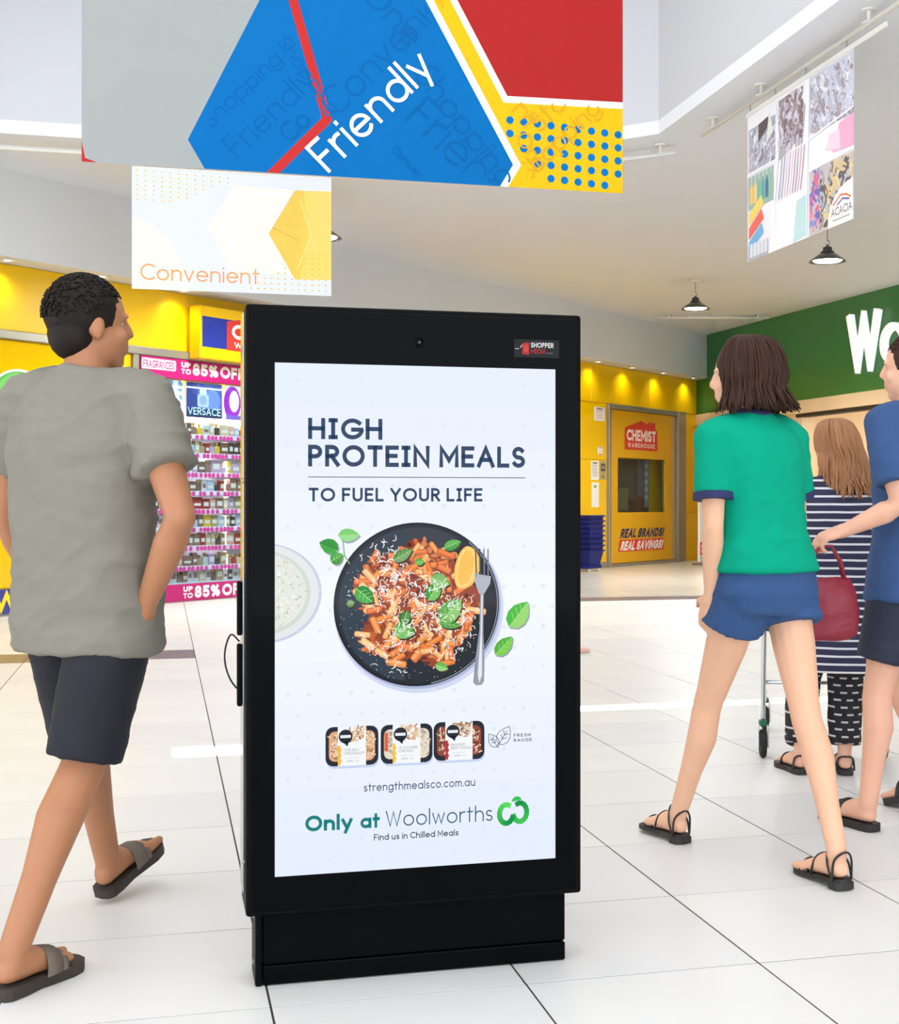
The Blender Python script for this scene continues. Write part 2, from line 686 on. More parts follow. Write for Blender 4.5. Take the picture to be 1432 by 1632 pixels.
# ------------------------------------------------------------------ materials
M('tile', (226, 224, 219), 0.36, spec=0.4, vary=0.05, vscale=2.2)
M('tile_cool', (221, 219, 216), 0.38, spec=0.4, vary=0.06, vscale=2.6)
M('tile_dark', (112, 102, 108), 0.3, vary=0.08, vscale=5)
M('tile_beige', (232, 227, 214), 0.16, spec=0.6, vary=0.05, vscale=3)
M('grout', (58, 53, 49), 0.8, vary=0.15, vscale=20)
M('plaster', (238, 242, 250), 0.7, vary=0.02, vscale=1.5)
M('plaster_grey', (224, 227, 230), 0.7, vary=0.02, vscale=1.5)
M('well_white', (208, 210, 216), 0.6, vary=0.01, vscale=1.0)
M('yellow', (240, 192, 0), 0.32, vary=0.03, vscale=2)
M('yellow_gloss', (238, 190, 0), 0.12, spec=0.6, vary=0.03, vscale=2)
M('door_yellow', (222, 168, 20), 0.35, vary=0.04, vscale=2)
M('aluminium', (168, 164, 150), 0.35, metal=0.7, vary=0.06, vscale=8)
M('green', (44, 110, 52), 0.35, vary=0.06, vscale=1.5)
M('cream', (226, 200, 160), 0.6, vary=0.04, vscale=2)
M('cream_tile', (232, 208, 172), 0.4, vary=0.05, vscale=3)
M('black_track', (24, 24, 24), 0.5, vary=0.1, vscale=8)
M('white_paint', (236, 236, 232), 0.4, vary=0.02, vscale=5)
M('lamp_glow', (255, 250, 235), 0.5, emit=9.0)
M('white_letter', (246, 248, 250), 0.4, emit=0.5)
M('paper', (238, 236, 232), 0.7, vary=0.02, vscale=9)
M('black_metal', (9, 9, 10), 0.42, spec=0.05, vary=0.15, vscale=12, bump=0.03, bscale=300)
M('black_gloss', (6, 7, 9), 0.1, spec=0.035, vary=0.05, vscale=3)
M('black_rubber', (20, 20, 20), 0.7, vary=0.1, vscale=20)
M('chrome', (205, 208, 210), 0.18, metal=1.0, vary=0.04, vscale=9)
M('steel', (150, 150, 146), 0.3, metal=0.9, vary=0.08, vscale=9)
M('navy_plastic', (8, 24, 104), 0.4, spec=.2, vary=0.08, vscale=9)
M('dark_wood', (70, 58, 48), 0.6, vary=0.1, vscale=5)
vcol_material('print_lit', emit=0.86, rough=0.07, spec=0.1, black_base=True)
vcol_material('print_backlit', emit=0.66, rough=0.4)
vcol_material('print', rough=0.45)
vcol_material('print_vinyl', rough=0.5, spec=0.08, bump=0.25)
vcol_material('print_fabric', rough=0.6)
glass_material('shop_glass')


# ------------------------------------------------------------------ floor of single tiles on a grey bed
TU, TV = 0.6015, 0.589            # tile pitch
U0, V0 = 0.24, 3.102              # a joint crossing
fl = MB().box(-10, 14, -10, 29, -0.2, -0.0016).build('floor', 'grout')
tag(fl, 'pale stone tiled mall floor with thin dark joints', 'floor', kind='structure')


def tile_mesh(name, mat, gap=0.0055, ch=0.0006):
    a, b = TU / 2 - gap / 2, TV / 2 - gap / 2
    v = [(-a, -b, -.01), (a, -b, -.01), (a, b, -.01), (-a, b, -.01),
         (-a, -b, -ch), (a, -b, -ch), (a, b, -ch), (-a, b, -ch),
         (-a + ch, -b + ch, 0), (a - ch, -b + ch, 0), (a - ch, b - ch, 0), (-a + ch, b - ch, 0)]
    f = [(0, 1, 5, 4), (1, 2, 6, 5), (2, 3, 7, 6), (3, 0, 4, 7), (4, 5, 9, 8), (5, 6, 10, 9), (6, 7, 11, 10), (7, 4, 8, 11), (8, 9, 10, 11)]
    me = bpy.data.meshes.new(name)
    me.from_pydata(v, [], f)
    me.materials.append(MATS[mat])
    return me


TM = {k: tile_mesh('tile', k) for k in ('tile', 'tile_cool', 'tile_dark', 'tile_beige')}


def seen_size(u, v):
    X_ = u * math.cos(YAW) - v * math.sin(YAW)
    Z_ = u * math.sin(YAW) + v * math.cos(YAW)
    if Z_ < 1.5:
        return 0
    x, y = 800 + FOCAL_PX * X_ / Z_, 800 + FOCAL_PX * CAM_H / Z_
    if x < -160 or x > 1600 or y > 1760:
        return 0
    return 1.0 / Z_


rnd = random.Random(3)
cells = []
for i in range(-16, 23):
    for j in range(-22, 42):
        u, v = U0 + (i + .5) * TU, V0 + (j + .5) * TV
        # keep to the mall side of the two shop fronts
        ds = (u - 0.2945) * 0.66616 - (v - 16.0152) * 0.74581
        dw = (u - 10.263) * -0.99797 - (v - 24.431) * 0.06371
        if ds < -0.6 or dw < -0.6:
            continue
        if j == 12 and i < 0:
            k = 'tile_dark'
        elif j == 20 and i > 3:
            k = 'tile_dark'
        elif j > 20 and i > 3:
            k = 'tile_beige'
        else:
            k = 'tile' if rnd.random() < 0.6 else 'tile_cool'
        cells.append((seen_size(u, v), u, v, k))
cells.sort(key=lambda c: -c[0])
for sz, u, v, k in cells[:300]:
    o = link('tile', TM[k], None, fl, (u, v, rnd.uniform(-0.0004, 0.0004)))
far = {}
for sz, u, v, k in cells[300:]:
    me = TM[k]
    mb = far.setdefault(k, MB())
    mb.add([(p.co.x + u, p.co.y + v, p.co.z) for p in me.vertices], [tuple(p.vertices) for p in me.polygons])
for k, mb in far.items():
    tag(mb.build('far_tiles', k, fl), kind='stuff')

# ------------------------------------------------------------------ ceiling with the skylight well
CE = 4.4
WL, WR, WF, WN = -4.2, 4.25, 12.58, -9.8
ce = MB()
ce.box(-10, WL, -10, 29, CE, CE + .12).box(WR, 14, -10, 29, CE, CE + .12).box(WL, WR, WF, 29, CE, CE + .12).box(WL, WR, -10, WN, CE, CE + .12)
ce.prism([(2.86, WF), (WR, 11.19), (WR, WF)], CE, CE + .12, 'z')
tag(ce.build('ceiling', 'plaster'), 'flat off-white plaster ceiling with a cut out light well', 'ceiling', kind='structure')
for nm, mbx, lb in (
        ('wall_well_far', MB().box(WL, 2.86, WF, WF + .1, CE + .12, 6.6), 'white far wall of the skylight well behind the banners'),
        ('wall_well_right', MB().box(WR, WR + .1, WN, 11.19, CE + .12, 6.6), 'white side wall of the skylight well above the rail'),
        ('wall_well_corner', MB().prism([(2.86, WF), (WR, 11.19), (WR + .1, 11.19), (WR + .1, WF + .1), (2.86, WF + .1)], CE + .12, 6.6, 'z'), 'white angled corner wall of the skylight well'),
        ('wall_well_left', MB().box(WL - .1, WL, WN, WF, CE + .12, 6.6), 'white wall of the skylight well beyond the frame'),
        ('wall_well_near', MB().box(WL, WR, WN - .1, WN, CE + .12, 6.6), 'white wall of the skylight well behind the viewer')):
    tag(mbx.build(nm, 'well_white'), lb, 'wall', kind='structure')
slot_roof = MB()  # unseen roof, added to hold back the sun; its slots shape the strips
slot_roof.box(-4.6, 4.7, -10.2, 3.92, 6.6, 6.65).box(-4.6, .07, 3.92, 4.16, 6.6, 6.65).box(.38, 4.7, 3.92, 4.16, 6.6, 6.65)
slot_roof.box(-4.6, 4.7, 4.16, 4.75, 6.6, 6.65).box(-4.6, 1.9, 4.75, 4.92, 6.6, 6.65).box(4.2, 4.7, 4.75, 4.92, 6.6, 6.65).box(-4.6, 4.7, 4.92, 13.2, 6.6, 6.65)
tag(slot_roof.build('roof', 'well_white'), 'added unseen white roof over the light well, slotted to shape the sun', 'roof', kind='structure')

# ------------------------------------------------------------------ yellow shop front
CO = (0.2945, 16.0152)
CR = R(41.771)
CD = (math.cos(CR), math.sin(CR))
CN = (CD[1], -CD[0])


def cw(s, off=0.0, z=0.0):
    return (CO[0] + CD[0] * s + CN[0] * off, CO[1] + CD[1] * s + CN[1] * off, z)


N0, N1 = -0.74, 2.3        # display niche along the wall
yw = MB()
yw.box(-13.5, N0 - .1, 0, .62, 0, CE).box(N1, 9.76, 0, .62, 0, CE).box(12.72, 14.2, 0, .62, 0, CE).box(9.76, 12.72, 0.4, .62, 0, CE)
yw.box(9.76, 12.72, 0, .4, 2.88, CE)
yw.box(N0 - .1, N1, .5, .62, 0, CE).box(N0 - .1, N1, 0, .5, 2.55, CE).box(N0 - .1, N1, 0, .5, 0, 0.02)
yw = yw.build('wall_yellow_shop', 'yellow', loc=(CO[0], CO[1], 0), rz=CR)
tag(yw, 'bright yellow pharmacy shop front running behind the kiosk', 'shop front', kind='structure')
# bulkhead over the downlight soffit
bh = MB().box(-13.8, 14.6, -.38, 0, 3.55, CE).build('wall_bulkhead', 'plaster_grey', loc=(CO[0], CO[1], 0), rz=CR)
tag(bh, 'pale grey bulkhead above the yellow shop fascia', 'bulkhead', kind='structure')
# fascia panels with fine seams
for a, b in ((-13.4, -5.2), (-5.19, -2.9), (-2.89, 0.05), (4.6, 6.7), (6.71, 9.2), (9.21, 11.3), (11.31, 13.35), (13.36, 14.15)):
    MB().rbox(a, b, -.02, 0, 2.885, 3.545, .004, 1).build('fascia_panel', 'yellow', yw)
MB().rbox(-13.4, N1 + .1, -.06, 0, 2.79, 2.88, .008, 1).build('head_rail', 'aluminium', yw)
MB().rbox(-.84, -.765, -.05, .05, 0, 2.79, .006, 1).build('mullion', 'aluminium', yw)
MB().rbox(N1 - .02, N1 + .06, -.05, .05, 0, 2.79, .006, 1).build('mullion', 'aluminium', yw)
for a, b in ((-6.4, -4.3), (-4.28, -.86)):
    MB().rbox(a, b, -.015, 0, .28, 2.78, .004, 1).build('window_panel', 'yellow_gloss', yw)
MB().rbox(-6.4, -.86, -.018, 0, .02, .27, .004, 1).build('base_panel', M('panel_blue', (60, 60, 150), .4, vary=.05), yw)
MB().box(-6.4, 9.7, -.03, 0, 0, .02).build('kick_strip', 'aluminium', yw)
for z0, z1 in ((.1, .905), (.92, 1.875), (1.89, 2.86)):
    for a, b in ((2.5, 5.2), (5.21, 8.0), (8.01, 9.70)):
        MB().rbox(a, b, -.018, 0, z0, z1, .004, 1).build('wall_panel', 'yellow_gloss', yw)
for z0, z1 in ((.06, .945), (.955, 2.86)):
    MB().rbox(12.82, 14.15, -.018, 0, z0, z1, .004, 1).build('wall_panel', 'yellow', yw)
MB().rbox(8.9, 9.75, -.035, 0, 0, .1, .004, 1).build('kick_plate', 'aluminium', yw)

# green round sticker and the lettering on the blue base of the shop window
a = Art()
a.disc(0, 0, .40, (238, 240, 232), 1, n=48).disc(0, 0, .375, (70, 170, 70), 2, n=48).disc(.0, .06, .30, (110, 195, 90), 3, n=48)
a.text('GET', -.30, -.10, .2, .09, (244, 248, 240), 4, width=.60)
o = a.build('window_sticker', 'print', None, cw(-2.30, .024, 2.10), CR, eps=.0005)
tag(o, 'round green GET sticker on the yellow shop window', 'sticker')
a = Art()
a.text('W', -.0, 0, .2, .24, (250, 222, 40), 1, width=.34)
a.build('lettering', 'print', yw, (-2.62, -.024, .05), 0, eps=.0005)

# door with a window
d1 = MB()
d1.rbox(9.76, 9.84, -.06, .3, 0, 2.885, .006, 1).rbox(12.42, 12.74, -.08, .3, 0, 2.885, .006, 1).rbox(9.84, 12.42, -.06, .3, 2.8, 2.885, .006, 1)
d1.rbox(9.84, 12.42, -.05, .3, 0, .05, .006, 1)
d1 = d1.build('door_1', 'aluminium', loc=(CO[0], CO[1], 0), rz=CR)
tag(d1, 'yellow framed shop door with a window and red roof emblem', 'door', kind='structure')
WX0, WX1, WZ0, WZ1 = 10.17, 12.02, .96, 1.945
lf = MB()
lf.box(9.85, WX0, 0, .05, .06, 2.79).box(WX1, 12.41, 0, .05, .06, 2.79).box(WX0, WX1, 0, .05, .06, WZ0).box(WX0, WX1, 0, .05, WZ1, 2.79)
leaf = lf.build('door_leaf', 'door_yellow', d1)
MB().rbox(12.30, 12.36, -.012, 0, .06, 2.79, .004, 1).build('edge_trim', 'aluminium', leaf)
MB().box(WX0, WX1, .02, .03, WZ0, WZ1).build('pane', 'shop_glass', leaf)
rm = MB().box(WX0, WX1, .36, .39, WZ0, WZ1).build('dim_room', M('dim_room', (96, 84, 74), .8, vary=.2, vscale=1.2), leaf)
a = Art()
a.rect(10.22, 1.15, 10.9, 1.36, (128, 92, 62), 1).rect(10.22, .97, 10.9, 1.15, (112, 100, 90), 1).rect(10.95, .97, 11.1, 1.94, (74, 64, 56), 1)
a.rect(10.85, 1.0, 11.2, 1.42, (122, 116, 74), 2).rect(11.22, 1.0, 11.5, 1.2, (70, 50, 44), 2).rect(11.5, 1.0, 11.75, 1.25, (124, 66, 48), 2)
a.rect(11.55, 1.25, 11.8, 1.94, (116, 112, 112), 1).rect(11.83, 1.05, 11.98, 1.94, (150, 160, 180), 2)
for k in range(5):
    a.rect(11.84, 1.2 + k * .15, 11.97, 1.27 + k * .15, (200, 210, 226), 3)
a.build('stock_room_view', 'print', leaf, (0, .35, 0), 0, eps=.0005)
a = Art()
RED = (206, 52, 40)
WH = (250, 246, 240)


def house_logo(a, x, z, w, h, layer=1):
    """red house outline with a chimney and two words"""
    a.poly([(x, z), (x + w, z), (x + w, z + h * .70), (x + w * .93, z + h * .72), (x + w * .93, z + h * .97), (x + w * .70, z + h * .97), (x + w * .70, z + h * .90),
            (x + w * .63, z + h * .92), (x + w * .50, z + h), (x, z + h * .73)], RED, layer)
    a.text('CHEMIST', x + w * .06, z + h * .30, h * .38, .23, WH, layer + 1, width=w * .88, track=.10)
    a.text('WAREHOUSE', x + w * .09, z + h * .08, h * .15, .2, WH, layer + 1, width=w * .82, track=.34)


house_logo(a, 10.42, 2.10, 1.27, .54)
a.build('emblem', 'print', leaf, (0, -.003, 0), 0, eps=.0005)
a = Art()
a.text('REAL BRANDS!', 10.24, .50, .17, .26, (30, 34, 92), 2, width=1.66, shear=.5)
a.poly([(10.18, .255), (11.93, .255), (11.97, .47), (10.24, .47)], RED, 1)
a.text('REAL SAVINGS!', 10.24, .275, .17, .26, WH, 2, width=1.62, shear=.5)
a.build('slogan', 'print', leaf, (0, -.003, 0), 0, eps=.0005)

# paper notices on the wall beside the door
NB = [('dog-eared white warning notice with red text, topmost beside the yellow door', 9.30, 9.66, 2.56, 2.80, (206, 80, 70), 5),
      ('small white notice with a red foot under the warning notice', 9.42, 9.58, 1.97, 2.11, (90, 110, 170), 2),
      ('long white printed notice next to the grey poster by the door', 9.19, 9.45, 1.53, 1.86, (120, 130, 150), 7),
      ('grey poster with a dark square picture beside the door frame', 9.50, 9.70, 1.54, 1.87, (70, 64, 60), 0),
      ('long white slip with a green mark, lowest notice by the door', 9.21, 9.46, 1.06, 1.49, (60, 150, 70), 1)]
for lb, s0, s1, z0, z1, ink, rows in NB:
    r_ = empty('notice', cw(s0, .019, z0), CR)
    tag(r_, lb, 'notice', 'paper notices beside the yellow door')
    w_, h_ = s1 - s0, z1 - z0
    MB().rbox(0, w_, -.004, 0, 0, h_, .001, 1).build('sheet', 'paper' if rows else M('grey_card', (170, 160, 110), .6, vary=.05), r_)
    a = Art()
    if rows == 0:
        a.rect(w_ * .12, h_ * .45, w_ * .88, h_ * .85, ink, 1).rect(w_ * .25, h_ * .55, w_ * .75, h_ * .75, (150, 140, 130), 2).rect(w_ * .3, h_ * .12, w_ * .7, h_ * .2, ink, 1)
    elif rows == 1:
        a.rect(w_ * .3, h_ * .78, w_ * .62, h_ * .88, ink, 1)
    else:
        a.rect(w_ * .2, h_ * .86, w_ * .8, h_ * .93, (60, 50, 50), 1)
        for k in range(rows):
            a.rect(w_ * .16, h_ * (.76 - k * .66 / rows), w_ * (.84 - .1 * (k % 2)), h_ * (.79 - k * .66 / rows), ink, 1)
        if rows == 2:
            a.rect(w_ * .1, h_ * .05, w_ * .9, h_ * .16, (206, 60, 60), 1)
    tag(a.build('printing', 'print', r_, (0, -.005, 0), 0, eps=.001), kind='stuff')

# projecting sign box with the blue and red shop sign
sb = empty('shop_sign', cw(-.05, 0, 2.80), CR)
tag(sb, 'yellow sign box with blue field and red house emblem above the display', 'sign')
MB().rbox(0, 4.5, -.25, -.065, 0, .61, .01, 1).build('sign_box', 'yellow', sb)
a = Art()
a.rect(.03, .135, 4.45, .487, (24, 44, 140), 1)
house_logo(a, .414, .128, 1.35, .46, 2)
a.build('sign_face', 'print', sb, (0, -.252, 0), 0, eps=.0005)

# downlights in the soffit
for k, s in enumerate((-5.0, -3.8, -2.58, -1.42, -.27, 3.3, 5.2, 7.2, 9.1, 10.3, 11.5, 12.75)):
    t = empty('downlight', cw(s, .22, 3.55), CR)
    nth = ('beyond the frame above the shop window', 'just outside the frame over the shop window', 'over the shop window above the green sticker', 'over the shop window above the walking man',
           'over the display beside the sign box', 'behind the kiosk over the sign box', 'behind the kiosk over the middle of the fascia', 'behind the kiosk beyond the sign box',
           'nearest to the kiosk, over the blue baskets', 'over the yellow door emblem', 'over the far edge of the yellow door', 'farthest along, over the last yellow panel')[k]
    tag(t, 'small round downlight ' + nth, 'downlight', 'downlights along the yellow fascia')
    MB().lathe([(.055, .0), (.082, -.002), (.085, -.010), (.06, -.014), (.055, -.008)], 20).build('trim_ring', 'white_paint', t)
    MB().lathe([(.054, .0), (.054, -.006), (.02, -.009)], 20).build('lens', 'lamp_glow', t)
    lamp('downlight_beam', 'SPOT', (0, -0.0, -.03), (R(14), 0, 0), 13.0, (1, .95, .84), t, spot_size=R(125), spot_blend=1.0, shadow_soft_size=.04)

# ------------------------------------------------------------------ fragrance display case in the niche
fd = empty('fragrance_display', cw(N0, 0, 0), CR)
tag(fd, 'pink trimmed lit shop window display of stacked perfume shelves', 'display')
NW_ = N1 - N0
MAG = (176, 12, 104)
M('magenta', MAG, .4, vary=.03)
M('display_back', (236, 214, 224), .4, vary=.05)
MB().box(0, NW_, .44, .49, .02, 2.55).build('back_panel', 'display_back', fd)
MB().rbox(0, .07, -.02, .44, .02, 2.55, .004, 1).build('side_panel', 'magenta', fd)
MB().rbox(NW_ - .05, NW_, -.02, .44, .02, 2.55, .004, 1).build('side_panel', 'magenta', fd)
hb = MB().rbox(0, NW_, -.045, -.025, 2.555, 2.785, .004, 1).build('header_banner', 'magenta', fd)


def offer(a, x, z, h, layer=1):
    a.text('UP', x, z + h * .54, h * .44, .26, WH, layer, width=.145)
    a.text('TO', x, z, h * .44, .26, WH, layer, width=.145)
    a.text('85%', x + .175, z - h * .02, h, .26, WH, layer, width=.40)
    a.text('OFF', x + .61, z - h * .02, h, .26, WH, layer, width=.39)


for q in (0,):
    a = Art()
    a.rrect(-.03 + q, .07, .48 + q, .19, .02, (236, 208, 220), 1)
    a.text('FRAGRANCES', .0 + q, .085, .085, .17, MAG, 2, width=.45)
    a.build('fragrance_plate', 'print', hb, (0.03, -.047, 2.57), 0, eps=.0005, clip=(-.02, 0, 2.98, .3))
for q in (.56,):
    a = Art()
    offer(a, q, .05, .14)
    tag(a.build('offer_lettering', 'print', hb, (0.03, -.047, 2.57), 0, eps=.0005, clip=(-.02, 0, 2.98, .3)), kind='stuff')
fb = MB().rbox(0, NW_, -.045, -.025, .01, .205, .004, 1).build('footer_banner', 'magenta', fd)
for q in (.56,):
    a = Art()
    offer(a, q, .03, .14)
    tag(a.build('offer_lettering', 'print', fb, (0.06, -.047, .01), 0, eps=.0005, clip=(0, 0, 2.95, .2)), kind='stuff')
# light-box posters in the head of the case
PZ0, PZ1 = 2.14, 2.545
for k, (x0, x1) in enumerate(((.08, .66), (.73, 1.29), (1.36, 1.94), (2.0, 2.55))):
    lbx = MB().rbox(x0, x1, .02, .06, PZ0, PZ1, .004, 1).build('light_box', 'white_paint', fd)
    a = Art()
    w_, h_ = x1 - x0, PZ1 - PZ0
    if k == 0:
        a.rect(0, 0, w_, h_, (214, 224, 246), 1)
        rr = random.Random(5)
        for q in range(40):
            x_, z_ = rr.uniform(0, w_), rr.uniform(0, h_)
            a.leaf(x_, z_, .07, .04, rr.uniform(0, 180), (130, 160, 190), (90, 130, 150), 2)
        for q in range(3):
            a.poly([(.08 + q * .17, .02), (.22 + q * .17, .02), (.15 + q * .17, .26)], (226, 234, 250), 3)
        a.rect(0, h_ - .09, w_, h_ - .06, (250, 252, 255), 3)
    elif k == 1:
        a.rect(0, 0, w_, h_, (70, 84, 150), 1).rect(0, 0, w_ * .3, h_, (52, 60, 120), 2)
        a.disc(w_ * .72, h_ * .5, w_ * .24, (110, 130, 200), 2)
        a.rrect(w_ * .3, h_ * .3, w_ * .62, h_ * .68, .03, (170, 180, 226), 3).rrect(w_ * .36, h_ * .66, w_ * .56, h_ * .84, .02, (200, 206, 238), 3)
        a.disc(w_ * .46, h_ * .5, w_ * .1, (140, 150, 206), 4)
        a.rect(0, 0, w_, h_ * .26, (24, 40, 74), 3)
        a.text('VERSACE', .02, .03, .085, .14, (206, 236, 246), 4, width=w_ - .04)
        a.rect(0, h_ - .07, w_, h_ - .05, (230, 234, 250), 3)
    elif k == 2:
        a.rect(0, 0, w_, h_, (232, 226, 248), 1)
        a.disc(.1, .2, .14, (150, 40, 170), 2, ry=.2).disc(.13, .22, .08, (232, 226, 248), 3, ry=.13)
        a.disc(.36, .2, .12, (170, 70, 190), 2).rect(0, 0, w_, .05, (120, 90, 170), 3)
    else:
        a.rect(0, 0, w_, h_, (220, 200, 226), 1).disc(.3, .2, .12, (190, 120, 170), 2)
    a.build('poster', 'print_backlit', lbx, (x0, .019, PZ0), 0, eps=.0004)
M('shelf_glass', (226, 232, 240), .12, vary=.02)
tag_me = MB().prism(_arc(0, 0, .024, .03, 0, 360, 10), -.008, 0, 'y').mesh('price_tag')
tag_me.materials.append(M('hot_pink', (238, 60, 150), .4, emit=.12, vary=.04))  # tags are no lamps; a faint glow is put into their pink
SHZ = [1.935, 1.718, 1.492, 1.274, 1.063, .853, .635, .402, .215]
BOXC = [((214, 190, 150), 'gold'), ((150, 112, 96), 'brown'), ((226, 214, 214), 'white'), ((70, 54, 58), 'black'), ((222, 164, 150), 'pink'), ((186, 196, 214), 'silver blue'),
        ((168, 44, 44), 'red'), ((232, 190, 50), 'yellow'), ((196, 160, 190), 'lilac'), ((176, 150, 110), 'tan'), ((120, 86, 72), 'copper'), ((206, 206, 200), 'pale grey')]
for q, ((c_, nm)) in enumerate(BOXC):
    M('carton_%d' % q, c_, .35, vary=.06, vscale=14)
M('carton_band', (240, 228, 214), .35, vary=.04)
M('carton_cap', (196, 160, 90), .25, metal=.6, vary=.04)
ORD = ['first', 'second', 'third', 'fourth', 'fifth', 'sixth', 'seventh', 'eighth', 'ninth', 'tenth', 'eleventh', 'twelfth', 'thirteenth', 'fourteenth', 'fifteenth', 'sixteenth', 'seventeenth', 'eighteenth']
SHN = ['top', 'second', 'third', 'fourth', 'fifth', 'sixth', 'seventh', 'eighth', 'bottom']
rb = random.Random(11)
for r_, z in enumerate(SHZ):
    sh = MB().rbox(.07, NW_ - .05, .03, .44, z - .018, z, .003, 1).build('shelf', 'shelf_glass', fd)
    MB().rbox(.07, NW_ - .05, .012, .03, z - .05, z + .006, .003, 1).build('price_rail', 'white_paint', sh)
    if r_ < 8:
        x = .10
        while x < 1.72:
            link('price_tag', tag_me, None, sh, (x, .011, z - .028))
            x += rb.choice((.055, .06, .06, .075, .11))
    x, n = .09, 0
    while x < 1.70 and n < 18:
        big = rb.random()
        w_ = rb.uniform(.065, .085) if big < .5 else (rb.uniform(.09, .12) if big < .85 else rb.uniform(.13, .16))
        h_ = rb.uniform(.115, .155)
        ci = rb.randrange(len(BOXC))
        bottle = rb.random() < .22
        t = empty('perfume_bottle' if bottle else 'perfume_box', cw(N0 + x, -.06, z), CR)
        tag(t, '%s perfume %s, %s on the %s shelf of the display' % (BOXC[ci][1], 'bottle' if bottle else 'box', ORD[n], SHN[r_]), 'perfume', 'perfumes in the shop window')
        if bottle:
            w_ = min(w_, .08)
            MB().rbox(0, w_, 0, .05, 0, h_ * .68, .008, 1).build('bottle_body', 'carton_%d' % ci, t)
            MB().lathe([(.013, 0), (.013, h_ * .1), (.02, h_ * .1), (.02, h_ * .3), (.016, h_ * .32)], 10, (w_ / 2, .025, h_ * .68)).build('cap', 'carton_cap', t)
        else:
            MB().rbox(0, w_, 0, .06, 0, h_, .003, 1).build('carton', 'carton_%d' % ci, t)
            MB().rbox(w_ * .16, w_ * .84, -.0025, .002, h_ * .3, h_ * rb.uniform(.5, .75), .001, 1).build('label_panel', 'carton_band' if ci not in (2, 11) else 'carton_1', t)
        x += w_ + .006
        n += 1
lamp('assumed_display_light', 'AREA', (1.3, .20, 2.1), (R(20), 0, 0), 80.0, (1, .95, .95), fd, shape='RECTANGLE', size=2.4, size_y=.2)  # assumed area lamp without a fitting, lights the shelves from above
for sx in (.1, 1.36):
    lamp('assumed_side_light', 'AREA', (sx + .03, .06, 1.1), (R(90), 0, 0), 26.0, (1, .93, .95), fd, shape='RECTANGLE', size=.05, size_y=1.8)  # assumed bare strips of light, brighten the shelf rows
MB().box(.01, NW_ - .01, -.012, -.004, .205, 2.555).build('pane', 'shop_glass', fd)

# ------------------------------------------------------------------ green shop front
GO = (10.263, 24.431)
GR = R(-86.347)
GD = (math.cos(GR), math.sin(GR))
GN = (GD[1], -GD[0])


def gw(s, off=0.0, z=0.0):
    return (GO[0] + GD[0] * s + GN[0] * off, GO[1] + GD[1] * s + GN[1] * off, z)


g = MB().box(-1.2, 34.6, 0, .3, 2.87, CE)
gwall = g.build('wall_green_shop', 'green', loc=(GO[0], GO[1], 0), rz=GR)
tag(gwall, 'deep green supermarket fascia with raised white letters', 'shop front', kind='structure')
MB().rbox(-1.0, 34.5, -.04, .3, 2.645, 2.87, .01, 1).build('entrance_beam', 'cream', gwall)
MB().rbox(3.4, 34.5, -.01, .16, 2.585, 2.645, .005, 1).build('shutter_track', 'black_track', gwall)
MB().box(-1.0, 3.55, .02, .3, 0, 2.645).build('entrance_pier', 'cream', gwall)
MB().box(13.0, 34.5, .02, .3, 0, 2.645).build('entrance_pier', 'cream', gwall)
ins = MB().box(-1.0, 14, 4.2, 4.35, 0, 3.0).box(3.2, 3.4, .3, 4.2, 0, 3.0).box(13.0, 13.2, .3, 4.2, 0, 3.0).build('wall_shop_inside', 'cream', loc=(GO[0], GO[1], 0), rz=GR)
tag(ins, 'cream panelled inner wall of the supermarket entrance', 'wall', kind='structure')
for i in range(8):
    for j in range(6):
        MB().rbox(3.42 + i * 1.2, 3.42 + i * 1.2 + 1.188, 4.175, 4.2, .02 + j * .5, .02 + j * .5 + .488, .004, 1).build('panel', 'cream_tile', ins)
tag(MB().box(3.2, 13.2, .3, 4.3, 2.9, 3.0).build('ceiling_shop_inside', 'cream', loc=(GO[0], GO[1], 0), rz=GR), 'cream ceiling inside the supermarket entrance', 'ceiling', kind='structure')
tag(MB().box(3.2, 13.2, -.3, 4.3, -.1, -.004).build('floor_shop_inside', 'tile_beige', loc=(GO[0], GO[1], 0), rz=GR), 'beige floor inside the supermarket entrance', 'floor', kind='structure')
for k, (s, y) in enumerate(((5.6, 1.6), (7.2, 1.6))):
    t = empty('downlight', gw(s, -y, 2.9), GR)
    tag(t, ('round downlight inside the green shop above the striped dress', 'round downlight inside the green shop beside the picture edge')[k], 'downlight', 'downlights inside the green shop')
    MB().lathe([(.09, 0), (.12, -.002), (.125, -.012), (.095, -.016), (.09, -.01)], 20).build('trim_ring', 'white_paint', t)
    MB().lathe([(.088, 0), (.088, -.008), (.03, -.012)], 20).build('lens', 'lamp_glow', t)
    lamp('downlight_beam', 'POINT', (0, 0, -.12), (0, 0, 0), 42.0, (1, .92, .80), t, shadow_soft_size=.08)
lamp('entrance_fill', 'AREA', (7.5, 2.2, 2.88), (0, 0, 0), 110.0, (1, .92, .80), ins, shape='RECTANGLE', size=6, size_y=.4)  # added area lamp without a fitting, brightens the shop interior
# raised white shop name
def solid_text(name, s, cap, w, depth, mat, parent, loc, width=None, track=.12):
    q, tw = text_quads(s, w, track)
    kx = (width / tw) if width else cap
    mb = MB()
    for quad in q:
        pts = [(x * kx, z * cap) for x, z in quad]
        mb.prism(pts, -depth, 0, 'y')
    return mb.build(name, mat, parent, loc, 0)


